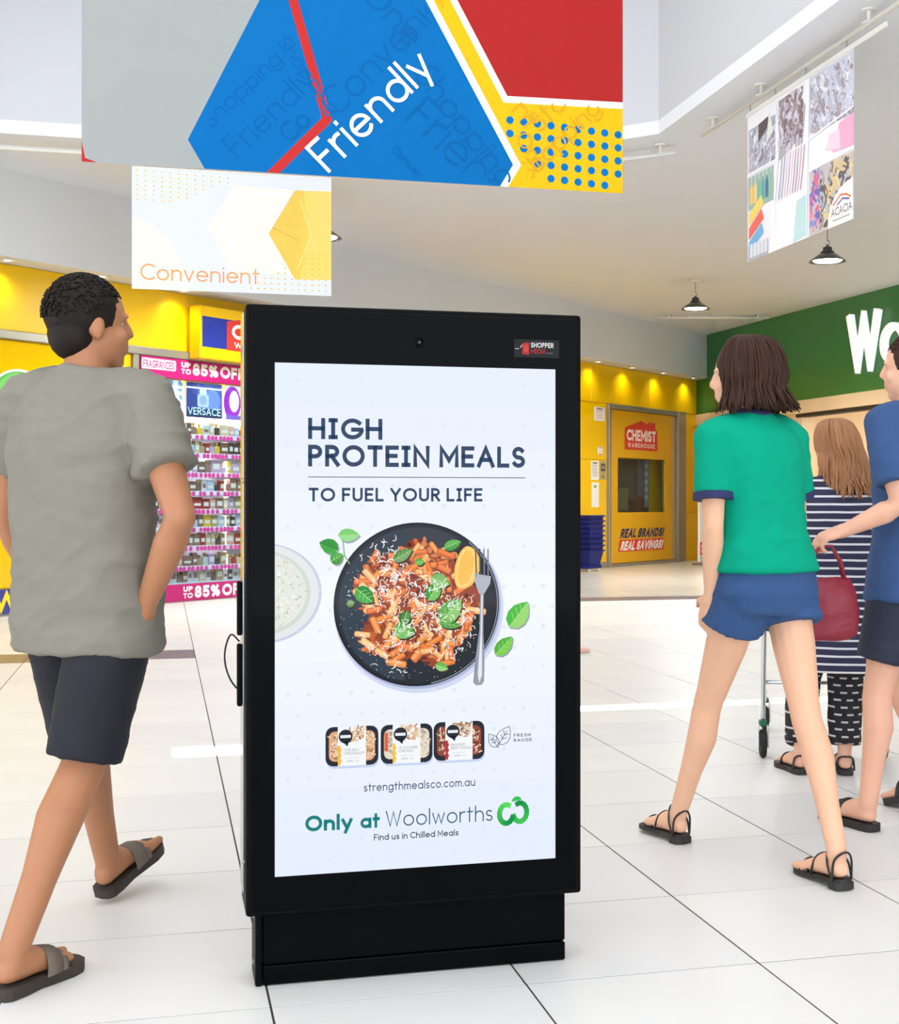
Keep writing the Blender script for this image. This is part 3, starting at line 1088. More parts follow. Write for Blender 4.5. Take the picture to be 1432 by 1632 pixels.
nm = empty('shop_name', gw(5.16, .03, 3.22), GR)
tag(nm, 'raised white letters of the shop name on the green fascia', 'sign')
xx = 0.0
for ch, wd, cp in (('W', .84, .87), ('o', .62, .87 / .98 * 0.985), ('o', .62, .857), ('l', .0, .9), ('w', .8, .857), ('o', .62, .857), ('r', .36, .857), ('t', .36, .9), ('h', .52, .9), ('s', .42, .857)):
    q, tw = text_quads(ch, .125)
    kx = 1.0 if ch in 'l' else wd / tw
    solid_text('letter', ch, cp, .125, .10, 'white_letter', nm, (xx, 0, 0), width=(wd if ch != 'l' else .15))
    xx += (wd if ch != 'l' else .15) + .07
st = empty('height_sign', gw(2.36, .006, 2.885), GR)
tag(st, 'small cream sign with red lettering low on the green fascia', 'sign')
MB().rbox(0, .78, -.02, 0, 0, .40, .004, 1).build('sign_plate', M('cream_card', (232, 214, 158), .5, vary=.03), st)
a = Art()
for k in range(3):
    a.rect(.12, .28 - k * .11, .66 - .08 * (k % 2), .335 - k * .11, (178, 90, 50) if k else (200, 50, 40), 1)
a.build('sign_print', 'print', st, (0, -.021, 0), 0, eps=.001)
a = Art()
a.text('HA', 0, 0, .14, .12, (110, 90, 80), 1, width=.20)
a.text('Z', .24, 0, .14, .16, (190, 50, 50), 1, width=.11)
o = a.build('wall_lettering', 'print', gwall, (3.02, .018, 2.40), 0, eps=.0005)

# ------------------------------------------------------------------ advertising kiosk
ks = empty('advertising_kiosk', (0.19, 3.203, 0))
tag(ks, 'tall black digital advertising kiosk with a lit food advert', 'kiosk')
KW, KD = .822, .17
cab = MB().rbox(0, KW, 0, KD, .176, 1.615, .008, 3).build('cabinet', 'black_metal', ks)
MB().rbox(.012, KW - .012, -.003, .004, .188, 1.603, .0015, 1).build('front_glass', 'black_gloss', ks)
# side trims, lock bars and the cable loop
MB().rbox(-.004, .0, .05, KD - .02, .22, 1.60, .001, 1).build('side_panel', M('side_gloss', (150, 150, 152), .14, metal=.9, vary=.05), ks)
MB().rbox(-.016, -.004, .075, .10, .83, .96, .004, 2).build('lock_bar', 'black_metal', ks)
MB().rbox(-.016, -.004, .075, .10, .66, .81, .004, 2).build('lock_bar', 'black_metal', ks)
MB().tube(curve_through([(-.010, .088, .815), (-.03, .088, .832), (-.043, .086, .80), (-.044, .084, .765), (-.034, .083, .73), (-.018, .085, .705), (-.008, .088, .70)]), .0022, 8).build('cable', 'black_rubber', ks, smooth=True)
for z in (.30, 1.2):
    MB().lathe([(.006, 0), (.006, .003), (.004, .0045)], 12).build('side_bolt', 'steel', ks, (-.002, .03, z)).rotation_euler = (0, -PI / 2, 0)
base = MB().rbox(.0415, .79, .035, KD - .01, .05, .178, .003, 1).build('base', 'black_gloss', ks)
MB().rbox(.024, .0395, .033, KD - .01, .0, .178, .003, 1).build('base_post', 'black_metal', base)
MB().rbox(.0415, .79, .033, KD - .01, .002, .047, .003, 1).build('kick_plate', 'black_gloss', base)
for z in (.045, .155):
    MB().rbox(.018, .026, .06, .075, z, z + .012, .002, 1).build('hinge', 'steel', base)
lens = MB().lathe([(.012, 0), (.012, .002), (.0085, .003), (.007, .0015)], 24).build('camera_lens', 'black_gloss', ks, (.411, -.003, 1.535))
lens.rotation_euler = (PI / 2, 0, 0)
MB().lathe([(.004, 0), (.003, .0015)], 16).build('lens_glass', M('lens_blue', (34, 30, 44), .05), lens, (0, 0, .003))
a = Art()
a.rect(-.02, -.012, .095, .032, (14, 14, 15), 1)
a.poly([(.0, -.004), (.018, -.006), (.019, .025), (.001, .023)], (176, 40, 40), 2)
a.poly([(.004, .002), (.015, .001), (.015, .019), (.004, .018)], (206, 66, 60), 3)
a.rect(-.018, .008, -.008, .0095, (220, 220, 220), 2)
a.line([(-.004, .012), (.0, .018)], .0018, (220, 220, 220), 2)
a.text('SHOPPER', .0225, .0125, .0125, .2, (228, 228, 228), 2, width=.058)
a.text('MEDIA', .0225, -.002, .0115, .14, (196, 46, 46), 2, width=.038)
a.line([(.063, -.0005), (.079, -.0005)], .0015, (120, 120, 120), 2)
a.build('maker_badge', 'print_lit', ks, (.668, -.0032, 1.518), 0, eps=.0003)  # badge is no lamp; its print is given the screen's glow

SW, SH = .6865, 1.2095
scr = Art()
INK = (38, 62, 92)
NBG = 12
for k in range(NBG):           # picture background of the advert
    t = k / (NBG - 1)
    c = [int(p + (q - p) * abs(t - .5) * 2) for p, q in zip((240, 244, 253), (226, 234, 251))]
    scr.rect(0, SH * k / NBG, SW, SH * (k + 1) / NBG, c, 0)
screen = scr.build('screen', 'print_lit', ks, (.0668, -.0036, .2685), 0, eps=.0002)
a = Art()
rs = random.Random(2)
for i in range(14):
    for j in range(24):
        if rs.random() < .75:
            a.disc(.03 + i * .05 + (.025 if j % 2 else 0), .03 + j * .0495, .0045 * rs.uniform(.7, 1.4), (222, 229, 243), 1, n=6)
tag(a.build('backdrop_pattern', 'print_lit', screen, None, None, eps=.0002, clip=(0, 0, SW, SH)), kind='stuff')
a = Art()
a.text('HIGH', .0777, 1.0305, .050, .20, INK, 4, width=.177, serif_i=True, track=.16)
a.text('PROTEIN MEALS', .0777, .9655, .0515, .20, INK, 4, width=.531, serif_i=True, track=.14)
a.rect(.0777, .9398, .609, .9417, (60, 80, 104), 4)
a.text('TO FUEL YOUR LIFE', .079, .8826, .0325, .19, INK, 4, width=.422, serif_i=True, track=.16)
a.build('headline', 'print_lit', screen, None, None, eps=.0002)

# the dish in the picture
a = Art()
a.disc(-.026, .667, .136, (196, 206, 228), 1, ry=.118, n=48)
a.disc(-.03, .668, .133, (226, 228, 230), 2, ry=.114, n=48)
a.disc(-.034, .668, .118, (206, 216, 206), 3, ry=.10, n=48)
a.disc(-.038, .669, .112, (224, 228, 220), 4, ry=.094, n=48)
rs = random.Random(8)
for _ in range(520):
    an, rr = rs.uniform(0, 360), math.sqrt(rs.random()) * .108
    x, y = -.038 + rr * math.cos(R(an)), .669 + rr * .86 * math.sin(R(an))
    if x < .0:
        continue
    t = rs.uniform(0, PI)
    a.line([(x, y), (x + .007 * math.cos(t), y + .007 * math.sin(t))], .0016, rs.choice(((244, 244, 238), (206, 210, 204), (234, 226, 190), (252, 252, 248), (160, 184, 160))), 5)
a.build('side_bowl', 'print_lit', screen, None, None, eps=.0002, clip=(0.0, 0, SW, SH))
a = Art()
PX, PY = .3403, .6345
a.disc(PX + .006, PY - .010, .208, (206, 214, 238), 1, ry=.204, n=72)
a.disc(PX + .003, PY - .004, .204, (168, 180, 210), 2, ry=.2, n=72)
a.disc(PX, PY, .2025, (20, 24, 30), 3, ry=.1975, n=72)
a.disc(PX - .001, PY + .001, .196, (30, 36, 44), 4, ry=.191, n=72)
a.poly(_arc(PX, PY, .19, .186, 100, 260, 20) + _arc(PX, PY, .12, .12, 260, 100, 16), (44, 58, 72), 5)
a.poly(_arc(PX, PY, .19, .186, 60, 100, 10) + _arc(PX, PY, .12, .12, 100, 60, 10), (52, 56, 66), 5)
a.line(_arc(PX, PY, .1985, .1935, -80, 50, 24), .0022, (150, 158, 170), 6)
for _ in range(130):
    an, rr = rs.uniform(150, 330), rs.uniform(.13, .192)
    a.disc(PX + rr * math.cos(R(an)), PY + rr * math.sin(R(an)), rs.uniform(.0006, .0016), (196, 196, 190), 6, n=5)
a.build('dinner_plate', 'print_lit', screen, None, None, eps=.0002)
a = Art()
FX, FY = .338, .632


def in_food(x, y):
    an = math.atan2(y - FY, x - FX)
    rr = .150 + .012 * math.sin(5 * an + 1) + .010 * math.sin(9 * an)
    return math.hypot(x - FX, (y - FY) * 1.0) < rr


blob = [(FX + (.140 + .012 * math.sin(5 * t + 1) + .012 * math.sin(9 * t)) * math.cos(t), FY + (.142 + .012 * math.sin(5 * t + 1) + .010 * math.sin(9 * t)) * math.sin(t)) for t in [2 * PI * k / 72 for k in range(72)]]
a.poly(blob, (150, 66, 34), 1)
for _ in range(420):                    # sauce
    x, y = FX + rs.uniform(-.16, .16), FY + rs.uniform(-.16, .16)
    if in_food(x, y):
        a.disc(x, y, rs.uniform(.004, .011), rs.choice(((176, 72, 36), (122, 48, 28), (204, 98, 50), (96, 40, 28), (216, 128, 78))), 2, ry=rs.uniform(.003, .009), n=9)
PEN = [(236, 146, 76), (226, 128, 58), (246, 170, 104), (214, 112, 52), (250, 186, 128), (232, 120, 66)]
for k in range(170):                    # penne
    x, y = FX + rs.uniform(-.155, .155), FY + rs.uniform(-.155, .155)
    if not in_food(x, y):
        continue
    ln, wd, an = rs.uniform(.030, .050), rs.uniform(.011, .0155), rs.uniform(0, 180)
    L_ = 3 + k % 3 * 3
    c = rs.choice(PEN)
    dk = tuple(int(q * .62) for q in c)
    lt = tuple(min(255, int(q * 1.10) + 10) for q in c)
    a.rrect(x - ln / 2 - .0012, y - wd / 2 - .0014, x + ln / 2 + .0012, y + wd / 2 + .0006, wd * .35, dk, L_, an)
    a.rrect(x - ln / 2, y - wd / 2, x + ln / 2, y + wd / 2, wd * .35, c, L_ + 1, an)
    a.rrect(x - ln * .42, y - wd * .1, x + ln * .42, y + wd * .28, wd * .15, lt, L_ + 2, an)
    if k % 3 == 0:
        ca, sa = math.cos(R(an)), math.sin(R(an))
        a.disc(x + ca * ln * .46, y + sa * ln * .46, wd * .36, (120, 52, 28), L_ + 2, n=10)
for _ in range(560):                    # grated cheese
    cxx, cyy = rs.choice(((.30, .70), (.40, .60), (.33, .58), (.42, .53), (.27, .52), (.26, .74), (.36, .66), (.31, .63), (.44, .60), (.25, .66)))
    x, y = rs.gauss(cxx, .026), rs.gauss(cyy, .026)
    if math.hypot(x - PX, y - PY) > .185:
        continue
    t, ln = rs.uniform(0, PI), rs.uniform(.004, .016)
    a.line([(x, y), (x + ln * .5 * math.cos(t), y + ln * .5 * math.sin(t)), (x + ln * math.cos(t + .4), y + ln * math.sin(t + .4))], rs.uniform(.0012, .0022), rs.choice(((250, 248, 244), (240, 230, 222), (255, 255, 255), (246, 238, 226))), 13)
a.build('pasta', 'print_lit', screen, None, None, eps=.0002).location = (0, -.0014, 0)
a = Art()
G1, G2, G3 = (60, 168, 60), (38, 128, 44), (170, 220, 140)
for (x, y, ln, wd, an, l1, l2) in ((.1259, .7776, .048, .036, 160, G1, (44, 150, 50)), (.1738, .8026, .052, .032, 0, (120, 204, 110), (150, 220, 140)), (.145, .7486, .034, .030, 30, G1, (52, 146, 40)),
                                   (.5911, .6054, .078, .052, 52, (70, 186, 60), (150, 214, 110)), (.5538, .5295, .062, .036, 45, (80, 176, 56), (120, 206, 70)),
                                   (.3036, .7543, .054, .028, 30, (80, 140, 66), (120, 160, 100)), (.4255, .7776, .046, .026, 20, (90, 176, 80), (60, 150, 60)),
                                   (.211, .6589, .054, .040, -40, (30, 140, 50), (60, 170, 70)), (.4215, .6186, .074, .050, 45, (90, 170, 76), (140, 196, 110)), (.418, .585, .056, .022, -10, (50, 140, 50), (80, 160, 70)),
                                   (.3076, .5724, .054, .042, -15, (70, 160, 66), (120, 190, 100)), (.309, .605, .034, .030, 70, (36, 110, 40), (60, 140, 60)), (.3991, .4823, .034, .022, -20, (90, 180, 76), (140, 210, 120)),
                                   (.3792, .6658, .052, .036, 60, (46, 150, 50), (110, 190, 90)), (.395, .69, .05, .036, -20, (120, 180, 100), (150, 200, 130)), (.345, .737, .022, .018, 0, (60, 170, 60), (90, 190, 70)), (.178, .64, .02, .018, 10, (120, 160, 120), (90, 140, 90))):
    a.leaf(x + .003, y - .004, ln, wd, an, (150, 160, 170) if (x < .2 and y > .7) or x > .54 else (70, 40, 26), (150, 160, 170) if (x < .2 and y > .7) or x > .54 else (70, 40, 26), 0)
    a.leaf(x, y, ln, wd, an, l1, l2, 1, (170, 214, 130) if an not in (160,) else (36, 120, 40))
a.line([(.16, .79), (.163, .755), (.175, .735)], .003, (120, 180, 130), 1)
for _ in range(90):
    cxx, cyy = rs.choice(((.4215, .63), (.3076, .58), (.385, .68), (.41, .60)))
    x, y, t = rs.gauss(cxx, .014), rs.gauss(cyy, .012), rs.uniform(0, PI)
    a.line([(x, y), (x + .009 * math.cos(t), y + .009 * math.sin(t))], .0016, (250, 250, 246), 4)
a.build('basil_leaves', 'print_lit', screen, None, None, eps=.0002).location = (0, -.0046, 0)
a = Art()
for (ln, wd, col, ly) in ((.106, .062, (246, 190, 92), 1), (.098, .052, (252, 212, 120), 2), (.086, .036, (250, 190, 84), 3)):
    ca, sa = math.cos(R(78)), math.sin(R(78))
    pts = [(ln / 2 * math.cos(t), wd / 2 * math.sin(t) * (1.25 if math.sin(t) < 0 else .75)) for t in [2 * PI * k / 28 for k in range(28)]]
    a.poly([(.4545 + x * ca - y * sa, .7225 + x * sa + y * ca) for x, y in pts], col, ly)
a.build('lemon_wedge', 'print_lit', screen, None, None, eps=.0002).location = (0, -.0052, 0)
a = Art()
FK = (150, 156, 168)
for k in range(4):
    x0 = .4835 + k * .0098
    a.line([(x0 + .003 * (k - 1.5) * .2, .766), (x0 + .001, .70)], .0034, (70, 76, 86) if k < 2 else (120, 126, 138), 2)
a.poly([(.479, .708), (.521, .700), (.519, .682), (.508, .664), (.502, .655), (.493, .656), (.487, .668), (.481, .686)], (176, 180, 192), 2)
a.poly([(.494, .66), (.503, .659), (.502, .56), (.505, .50), (.504, .445), (.498, .436), (.484, .435), (.477, .442), (.482, .50), (.492, .57)], FK, 2)
a.poly([(.497, .655), (.5005, .655), (.4985, .56), (.4985, .46), (.492, .441), (.488, .46), (.495, .56)], (226, 230, 238), 3)
a.line([(.479, .444), (.485, .50)], .0015, (110, 114, 126), 3)
a.build('fork', 'print_lit', screen, None, None, eps=.0002).location = (0, -.0056, 0)
# the three ready-meal trays
a = Art()
for k, (x0, y0, c1, c2, tab, t1, t2) in enumerate(((.1188, .2533, (222, 168, 122), (236, 208, 176), (240, 186, 60), 'CHICKEN', 'STROGANOFF'),
                                                   (.2508, .2531, (226, 214, 196), (198, 196, 180), (240, 196, 60), 'LEMON HERB', 'CHICKEN'),
                                                   (.3797, .2545, (140, 66, 48), (176, 96, 66), (190, 34, 50), 'BRAISED', 'BEEF RAGU'))):
    w_, h_ = .1262, .0935
    a.rrect(x0 + .003, y0 - .006, x0 + w_ + .001, y0 + h_ - .01, .018, (196, 208, 236), 1)
    a.rrect(x0, y0, x0 + w_, y0 + h_, .018, (28, 34, 44), 2)
    a.rrect(x0 + .008, y0 + .011, x0 + w_ - .008, y0 + h_ - .011, .014, c1, 3)
    for _ in range(70):
        x, y, t = x0 + rs.choice((rs.uniform(.012, .03), rs.uniform(.098, .115))), y0 + rs.uniform(.016, h_ - .018), rs.uniform(0, PI)
        a.line([(x, y), (x + .007 * math.cos(t), y + .007 * math.sin(t))], .0028, rs.choice((c2, tuple(int(q * .7) for q in c1), (240, 220, 196))), 4)
    if k == 1:
        a.rrect(x0 + .009, y0 + .03, x0 + .018, y0 + .075, .004, (226, 96, 50), 5)
    a.rect(x0 + .029, y0 + .0, x0 + .0965, y0 + h_, (240, 242, 244), 6)
    for _ in range(60):
        x, y, t = x0 + rs.uniform(.052, .092), y0 + rs.uniform(.056, .090), rs.uniform(0, PI)
        a.line([(x, y), (x + .006 * math.cos(t), y + .006 * math.sin(t))], .003, rs.choice(((206, 160, 116), (150, 104, 74), (230, 206, 180), (120, 60, 54) if k == 2 else (236, 196, 140))), 7)
    a.disc(x0 + .0475, y0 + .07, .0165, (26, 32, 42), 8, n=24).poly([(x0 + .04, y0 + .058), (x0 + .056, y0 + .06), (x0 + .052, y0 + .046)], (26, 32, 42), 8)
    a.rect(x0 + .035, y0 + .0665, x0 + .06, y0 + .0735, (230, 232, 236), 9)
    for q in range(7):
        a.rect(x0 + .029, y0 + .002 + q * .0066, x0 + .0355 + .002 * (q % 2), y0 + .0086 + q * .0066, tab, 8)
    a.text(t1, x0 + .043, y0 + .0345, .0062, .1, (110, 122, 140), 8, width=.036 if len(t1) < 8 else .046)
    a.text(t2, x0 + .043, y0 + .0265, .0062, .1, (110, 122, 140), 8, width=.05 if len(t2) > 8 else .036)
    a.rect(x0 + .045, y0 + .018, x0 + .08, y0 + .0188, (190, 196, 206), 8).rect(x0 + .05, y0 + .009, x0 + .066, y0 + .013, (206, 210, 218), 8).rect(x0 + .07, y0 + .01, x0 + .08, y0 + .012, (206, 210, 218), 8)
a.build('meal_trays', 'print_lit', screen, None, None, eps=.0002)
a = Art()
LFC = (70, 88, 112)


def leaf_outline(a, cx, cy, ln, wd, ang, w):
    ca, sa = math.cos(R(ang)), math.sin(R(ang))

    def T(x, y):
        return (cx + x * ca - y * sa, cy + x * sa + y * ca)
    up = [(-.5, 0), (-.4, .3), (-.2, .48), (.05, .46), (.3, .26), (.5, 0)]
    a.line([T(x * ln, y * wd) for x, y in up], w, LFC, 4)
    a.line([T(x * ln, -y * wd) for x, y in up], w, LFC, 4)
    a.line([T(-.6 * ln, 0), T(.25 * ln, 0)], w, LFC, 4)
    for k in (-.2, .02):
        for s_ in (-1, 1):
            a.line([T(k * ln, 0), T((k + .16) * ln, s_ * .24 * wd)], w, LFC, 4)


leaf_outline(a, .556, .3095, .050, .034, 58, .0016)
leaf_outline(a, .528, .2985, .038, .026, 125, .0016)
a.text('FRESH', .580, .3045, .0078, .18, LFC, 4, width=.043, track=.3)
a.text('RANGE', .580, .2925, .0078, .18, LFC, 4, width=.046, track=.3)
a.text('strengthmealsco.com.au', .2101, .1895, .020, .125, (60, 78, 100), 4, width=.2724, track=.16)
TEAL = (12, 124, 124)
a.text('Only', .071, .1020, .0375, .22, TEAL, 4, width=.112, track=.10)
a.text('at', .202, .1020, .036, .22, TEAL, 4, width=.0465, track=.10)
a.text('Woolworths', .2629, .1020, .0385, .085, (44, 92, 112), 4, width=.2635, track=.14)
a.text('Find us in Chilled Meals', .2344, .0712, .0152, .15, (40, 56, 70), 4, width=.2068, track=.14)
LG = [(96, 222, 96), (52, 190, 84), (20, 140, 70)]
for k in range(12):
    c = [int(p + (q - p) * k / 11) for p, q in zip(LG[0], LG[2])]
    a.line(_arc(.561, .1165, .0170, .0225, 70 + k * 22, 70 + (k + 1) * 22 + 2, 3), .0125, c, 5)
    c2 = [int(p + (q - p) * (11 - k) / 11) for p, q in zip(LG[0], LG[2])]
    a.line(_arc(.5955, .1190, .0170, .0225, 110 - k * 22, 110 - (k + 1) * 22 - 2, 3), .0125, c2 if k < 9 else LG[1], 6 if k < 8 else 4)
a.poly(_arc(.588, .1445, .0135, .0140, 20, 175, 10) + [(.5885, .1475)], LG[1], 5)
a.build('footer_lettering', 'print_lit', screen, None, None, eps=.0002)

# ------------------------------------------------------------------ hanging banners and their rails
def rail(label, p0, p1, z, posts, group='ceiling rails for the banners'):
    r_ = empty('ceiling_rail', (p0[0], p0[1], z))
    tag(r_, label, 'rail', group)
    dx, dy = p1[0] - p0[0], p1[1] - p0[1]
    MB().tube([(0, 0, 0), (dx, dy, 0)], .016, 10).build('pipe', 'white_paint', r_, smooth=True)
    L_ = math.hypot(dx, dy)
    nx, ny = -dy / L_ * .05, dx / L_ * .05
    MB().tube([(nx, ny, .03), (dx + nx, dy + ny, .03)], .012, 8).build('upper_pipe', 'white_paint', r_, smooth=True)
    for t in posts:
        b = MB().lathe([(.045, 0), (.045, .008), (.014, .012), (.014, CE - z)], 14).build('bracket', 'white_paint', r_, (dx * t, dy * t, 0))
        MB().lathe([(.05, 0), (.05, .012)], 16).build('flange', 'white_paint', b, (0, 0, CE - z - .012))
    return r_


rail('white ceiling rail beside the skylight holding the photo banner', (4.52, 10.85), (4.52, 3.0), 4.31, (.03, .15, .36, .6, .85))
rail('white ceiling rail along the far skylight edge behind the banners', (-4.0, 12.74), (2.6, 12.74), 4.31, (.1, .38, .62, .9))
rail('short white ceiling rail across the skylight corner', (2.95, 12.85), (4.50, 11.42), 4.31, (.05, .55, .93))
rail('short white ceiling rail at the top of the far bulkhead', (8.33, 21.98), (10.2, 21.51), 4.34, (.1, .5, .9))

# big foreground banner
fbn = empty('hanging_banner', (-.3243, 5.858, 2.566))
tag(fbn, 'large blue and yellow hexagon banner with white Friendly lettering', 'banner', 'hanging banners')
BW, BH = 2.3736, 1.62
GRY, BLU, YEL, RDB = (156, 159, 157), (0, 102, 168), (226, 178, 20), (166, 38, 36)
MB().box(.0, BW, .001, .005, 0, BH).build('backing_cloth', M('banner_back', (214, 216, 212), .6, vary=.02), fbn)
for x in (.1, 1.18, 2.25):
    MB().tube([(x, .003, BH), (x, .003, BH + .10)], .0025, 6).build('hang_wire', 'steel', fbn)
a = Art()
a.rect(0, 0, BW, BH, GRY, 0)
a.poly([(0, 0), (.062, 0), (.014, .016), (0, .085)], (176, 48, 48), 1)
hexl = [(.43, .12), (.50, 0), (1.80, 0), (1.867, .10), (1.217, 1.25), (.978, 1.25)]
a.poly([(1.80, 0), (BW, 0), (BW, BH), (1.02, BH), (1.215, 1.25), (1.867, .10)], YEL, 1)
a.poly(hexl, BLU, 2)
a.line([(1.80, -.02), (1.872, .10), (1.20, 1.285), (.96, 1.285)], .032, (240, 242, 240), 3)
redp = [(1.13, BH), (1.593, .817), (1.8265, .4015), (BW, .413), (BW, BH)]
a.poly(redp, RDB, 3)
a.line([(1.115, BH + .02), (1.583, .812), (1.818, .392), (BW, .403)], .03, (242, 240, 236), 4)
a.line([(.70, 1.25), (.873, .75), (1.019, .2467), (.768, -.02)], .040, (186, 46, 44), 4)
for row, (first, cnt) in enumerate(((0, 9), (0, 9), (1, 8), (2, 7), (3, 5), (4, 4))):
    for k in range(cnt):
        a.disc(1.839 + (first + k) * .0640, .300 - row * .0600 - (first + k) * .004, .0175, (0, 108, 178), 3, n=20)
BD = (2, 92, 156)
for (s, x, y, cp, an, w) in (('Shopping', .53, .17, .075, 46, .1), ('Friendly', .64, .05, .105, 46, .09), ('Shopping', .80, .56, .065, -52, .1), ('Convenient', 1.06, .25, .125, 47, .08),
                             ('One', 1.16, .80, .12, -45, .08), ('Shopping', 1.40, .46, .11, -50, .08), ('Friendly', 1.36, .27, .155, -42, .07), ('Convenient', .98, .82, .07, 40, .1),
                             ('Convenient', 1.30, .13, .035, -45, .1), ('Shopping', .86, .92, .08, 45, .1), ('Co', .86, .13, .08, 47, .09)):
    a2 = Art()
    a2.text(s, x, y, cp, w, BD, 3, ang=an)
    for pts, c, l in a2.p:
        if all(.01 < (p[1]) < 1.2 for p in pts) and all(p[0] < 1.84 - .565 * (p[1] - .1) and p[0] > .47 + .483 * (p[1] - .12) for p in pts):
            a.poly(pts, c, 3)
for (s, x, y, cp, an) in (('nt', 1.84, .34, .10, -48), ('Stop', 1.98, .25, .095, 45), ('Shopping', 1.93, .03, .085, 45), ('Shopping', 1.46, .78, .07, -62), ('One', 1.86, .22, .07, -55)):
    a2 = Art()
    a2.text(s, x, y, cp, .09, (212, 160, 32), 2, ang=an)
    for pts, c, l in a2.p:
        if all(0.0 < p[1] < .39 + .02 * (p[0] - 1.8) or (p[0] < 1.57 - .56 * (p[1] - .817)) for p in pts) and all(p[0] > 1.90 - .565 * (p[1] - .1) and 0 < p[0] < BW and p[1] > .01 for p in pts):
            a.poly(pts, c, 2)
a.text('Friendly', 1.026, .012, .148, .115, (246, 246, 242), 5, ang=45.5, width=.675, track=.13)
a.build('printed_cloth', 'print_vinyl', fbn, (0, 0, 0), 0, eps=.0001, step=.000002, clip=(0, 0, BW, BH))
MB().tube([(0, .003, BH - .004), (BW, .003, BH - .004)], .012, 8).build('top_batten', 'white_paint', fbn)
rr_ = empty('banner_rail', (-4.19, 5.861, 4.29))
tag(rr_, 'white pipe spanning the skylight well above the Friendly banner', 'rail')
MB().tube([(0, 0, 0), (8.43, 0, 0)], .018, 10).build('pipe', 'white_paint', rr_, smooth=True)
for x in (.0, 8.41):
    MB().lathe([(.02, 0), (.02, .28)], 10).build('bracket', 'white_paint', rr_, (x, 0, 0))

# pale banner behind
cbn = empty('hanging_banner', (-.2676, 12.76, 3.10))
tag(cbn, 'pale white and gold hexagon banner with orange Convenient lettering', 'banner', 'hanging banners')
CW, CH = 1.821, 1.118
MB().box(0, CW, .001, .004, 0, CH).build('backing_cloth', 'banner_back', cbn)
MB().tube([(0, .003, CH - .004), (CW, .003, CH - .004)], .010, 8).build('top_batten', 'white_paint', cbn)
for x in (.02, .62, 1.22, 1.79):
    MB().tube([(x, 0, CH), (x, -.015, CH + .09)], .004, 6).build('hanger', 'steel', cbn)
a = Art()
a.rect(0, 0, CW, CH, (226, 230, 242), 0)
a.poly([(0, 0), (.5, 0), (.44, .28), (.30, .50), (.14, .62), (0, .66)], (240, 240, 226), 1)
for row in range(7):
    n_ = (12, 12, 10, 9, 8, 7, 5)[row]
    for k in range(n_):
        a.disc(.045 + k * .074, CH - .035 - row * .0435 - k * .002, .0085, (246, 208, 90), 2, n=8)
a.poly([(.672, .60), (.92, 1.0), (1.46, .98), (1.234, .565), (1.48, .18), (.90, .19)], (240, 241, 228), 1)
a.line([(.98, .20), (.80, .60), (1.0, .94), (1.43, .93)], .024, (238, 242, 252), 2)
a.poly([(1.234, .5627), (1.479, .98), (CW, .99), (CW, .15), (1.479, .144)], (248, 214, 108), 3)
a.poly([(1.234, .5627), (1.479, .98), (1.56, .98), (1.62, .56), (1.52, .144), (1.479, .144)], (246, 206, 84), 3)
a.line([(1.52, .92), (1.63, .56), (1.50, .24)], .012, (250, 222, 130), 4)
for row in range(8):
    for k in range(12):
        x, z = CW - .055 - k * .063, .045 + row * .05 + (.0 if k % 2 else .0)
        if k < 12 - row * 1.4:
            a.disc(x, z, .0085, (240, 196, 66), 5, n=8)
a.text('Convenient', .075, .085, .150, .10, (240, 164, 92), 5, width=1.075, track=.13)
a.build('printed_cloth', 'print_fabric', cbn, (0, 0, 0), 0, eps=.0001, step=.000002, clip=(0, 0, CW, CH))

# photo collage banner on the side rail
pbn = empty('hanging_banner', (4.52, 9.92, 3.06), -PI / 2)
tag(pbn, 'washed out photo collage banner hanging under the side rail', 'banner', 'hanging banners')
QW, QH = 1.70, 1.15
MB().box(0, QW, .001, .004, 0, QH).build('backing_cloth', 'banner_back', pbn)
MB().box(-.02, QW + .42, -.006, .008, QH, QH + .035).build('top_batten', 'white_paint', pbn)
for x in (.05, .5, 1.0, 1.6):
    MB().tube([(x, 0, QH + .03), (x, 0, QH + .09)], .004, 6).build('hanger', 'steel', pbn)
a = Art()
a.rect(0, 0, QW, QH, (244, 244, 250), 0)
rq = random.Random(21)


def strip(x0, y0, x1, y1, cols, n, layer=2, lean=.1):
    for _ in range(n):
        x, z = rq.uniform(x0, x1), rq.uniform(y0, y1)
        ln, bend, w_ = rq.uniform(.06, .34) * (y1 - y0), rq.uniform(-.06, .06), rq.uniform(.008, .032)
        path = [(x + lean * ln * t + bend * math.sin(PI * t), z + ln * (t - .5)) for t in (0, .25, .5, .75, 1)]
        col = rq.choice(cols)
        for q in _ribbon(path, w_):
            q2 = _clip([(p.x, p.y) for p in q], (x0, y0, x1, y1))
            if len(q2) > 2:
                a.poly(q2, col, layer)
        if rq.random() < .35:
            q2 = _clip([(x + w_ * 1.2 * math.cos(k * PI / 5), z + w_ * math.sin(k * PI / 5)) for k in range(10)], (x0, y0, x1, y1))
            if len(q2) > 2:
                a.poly(q2, rq.choice(cols), layer)


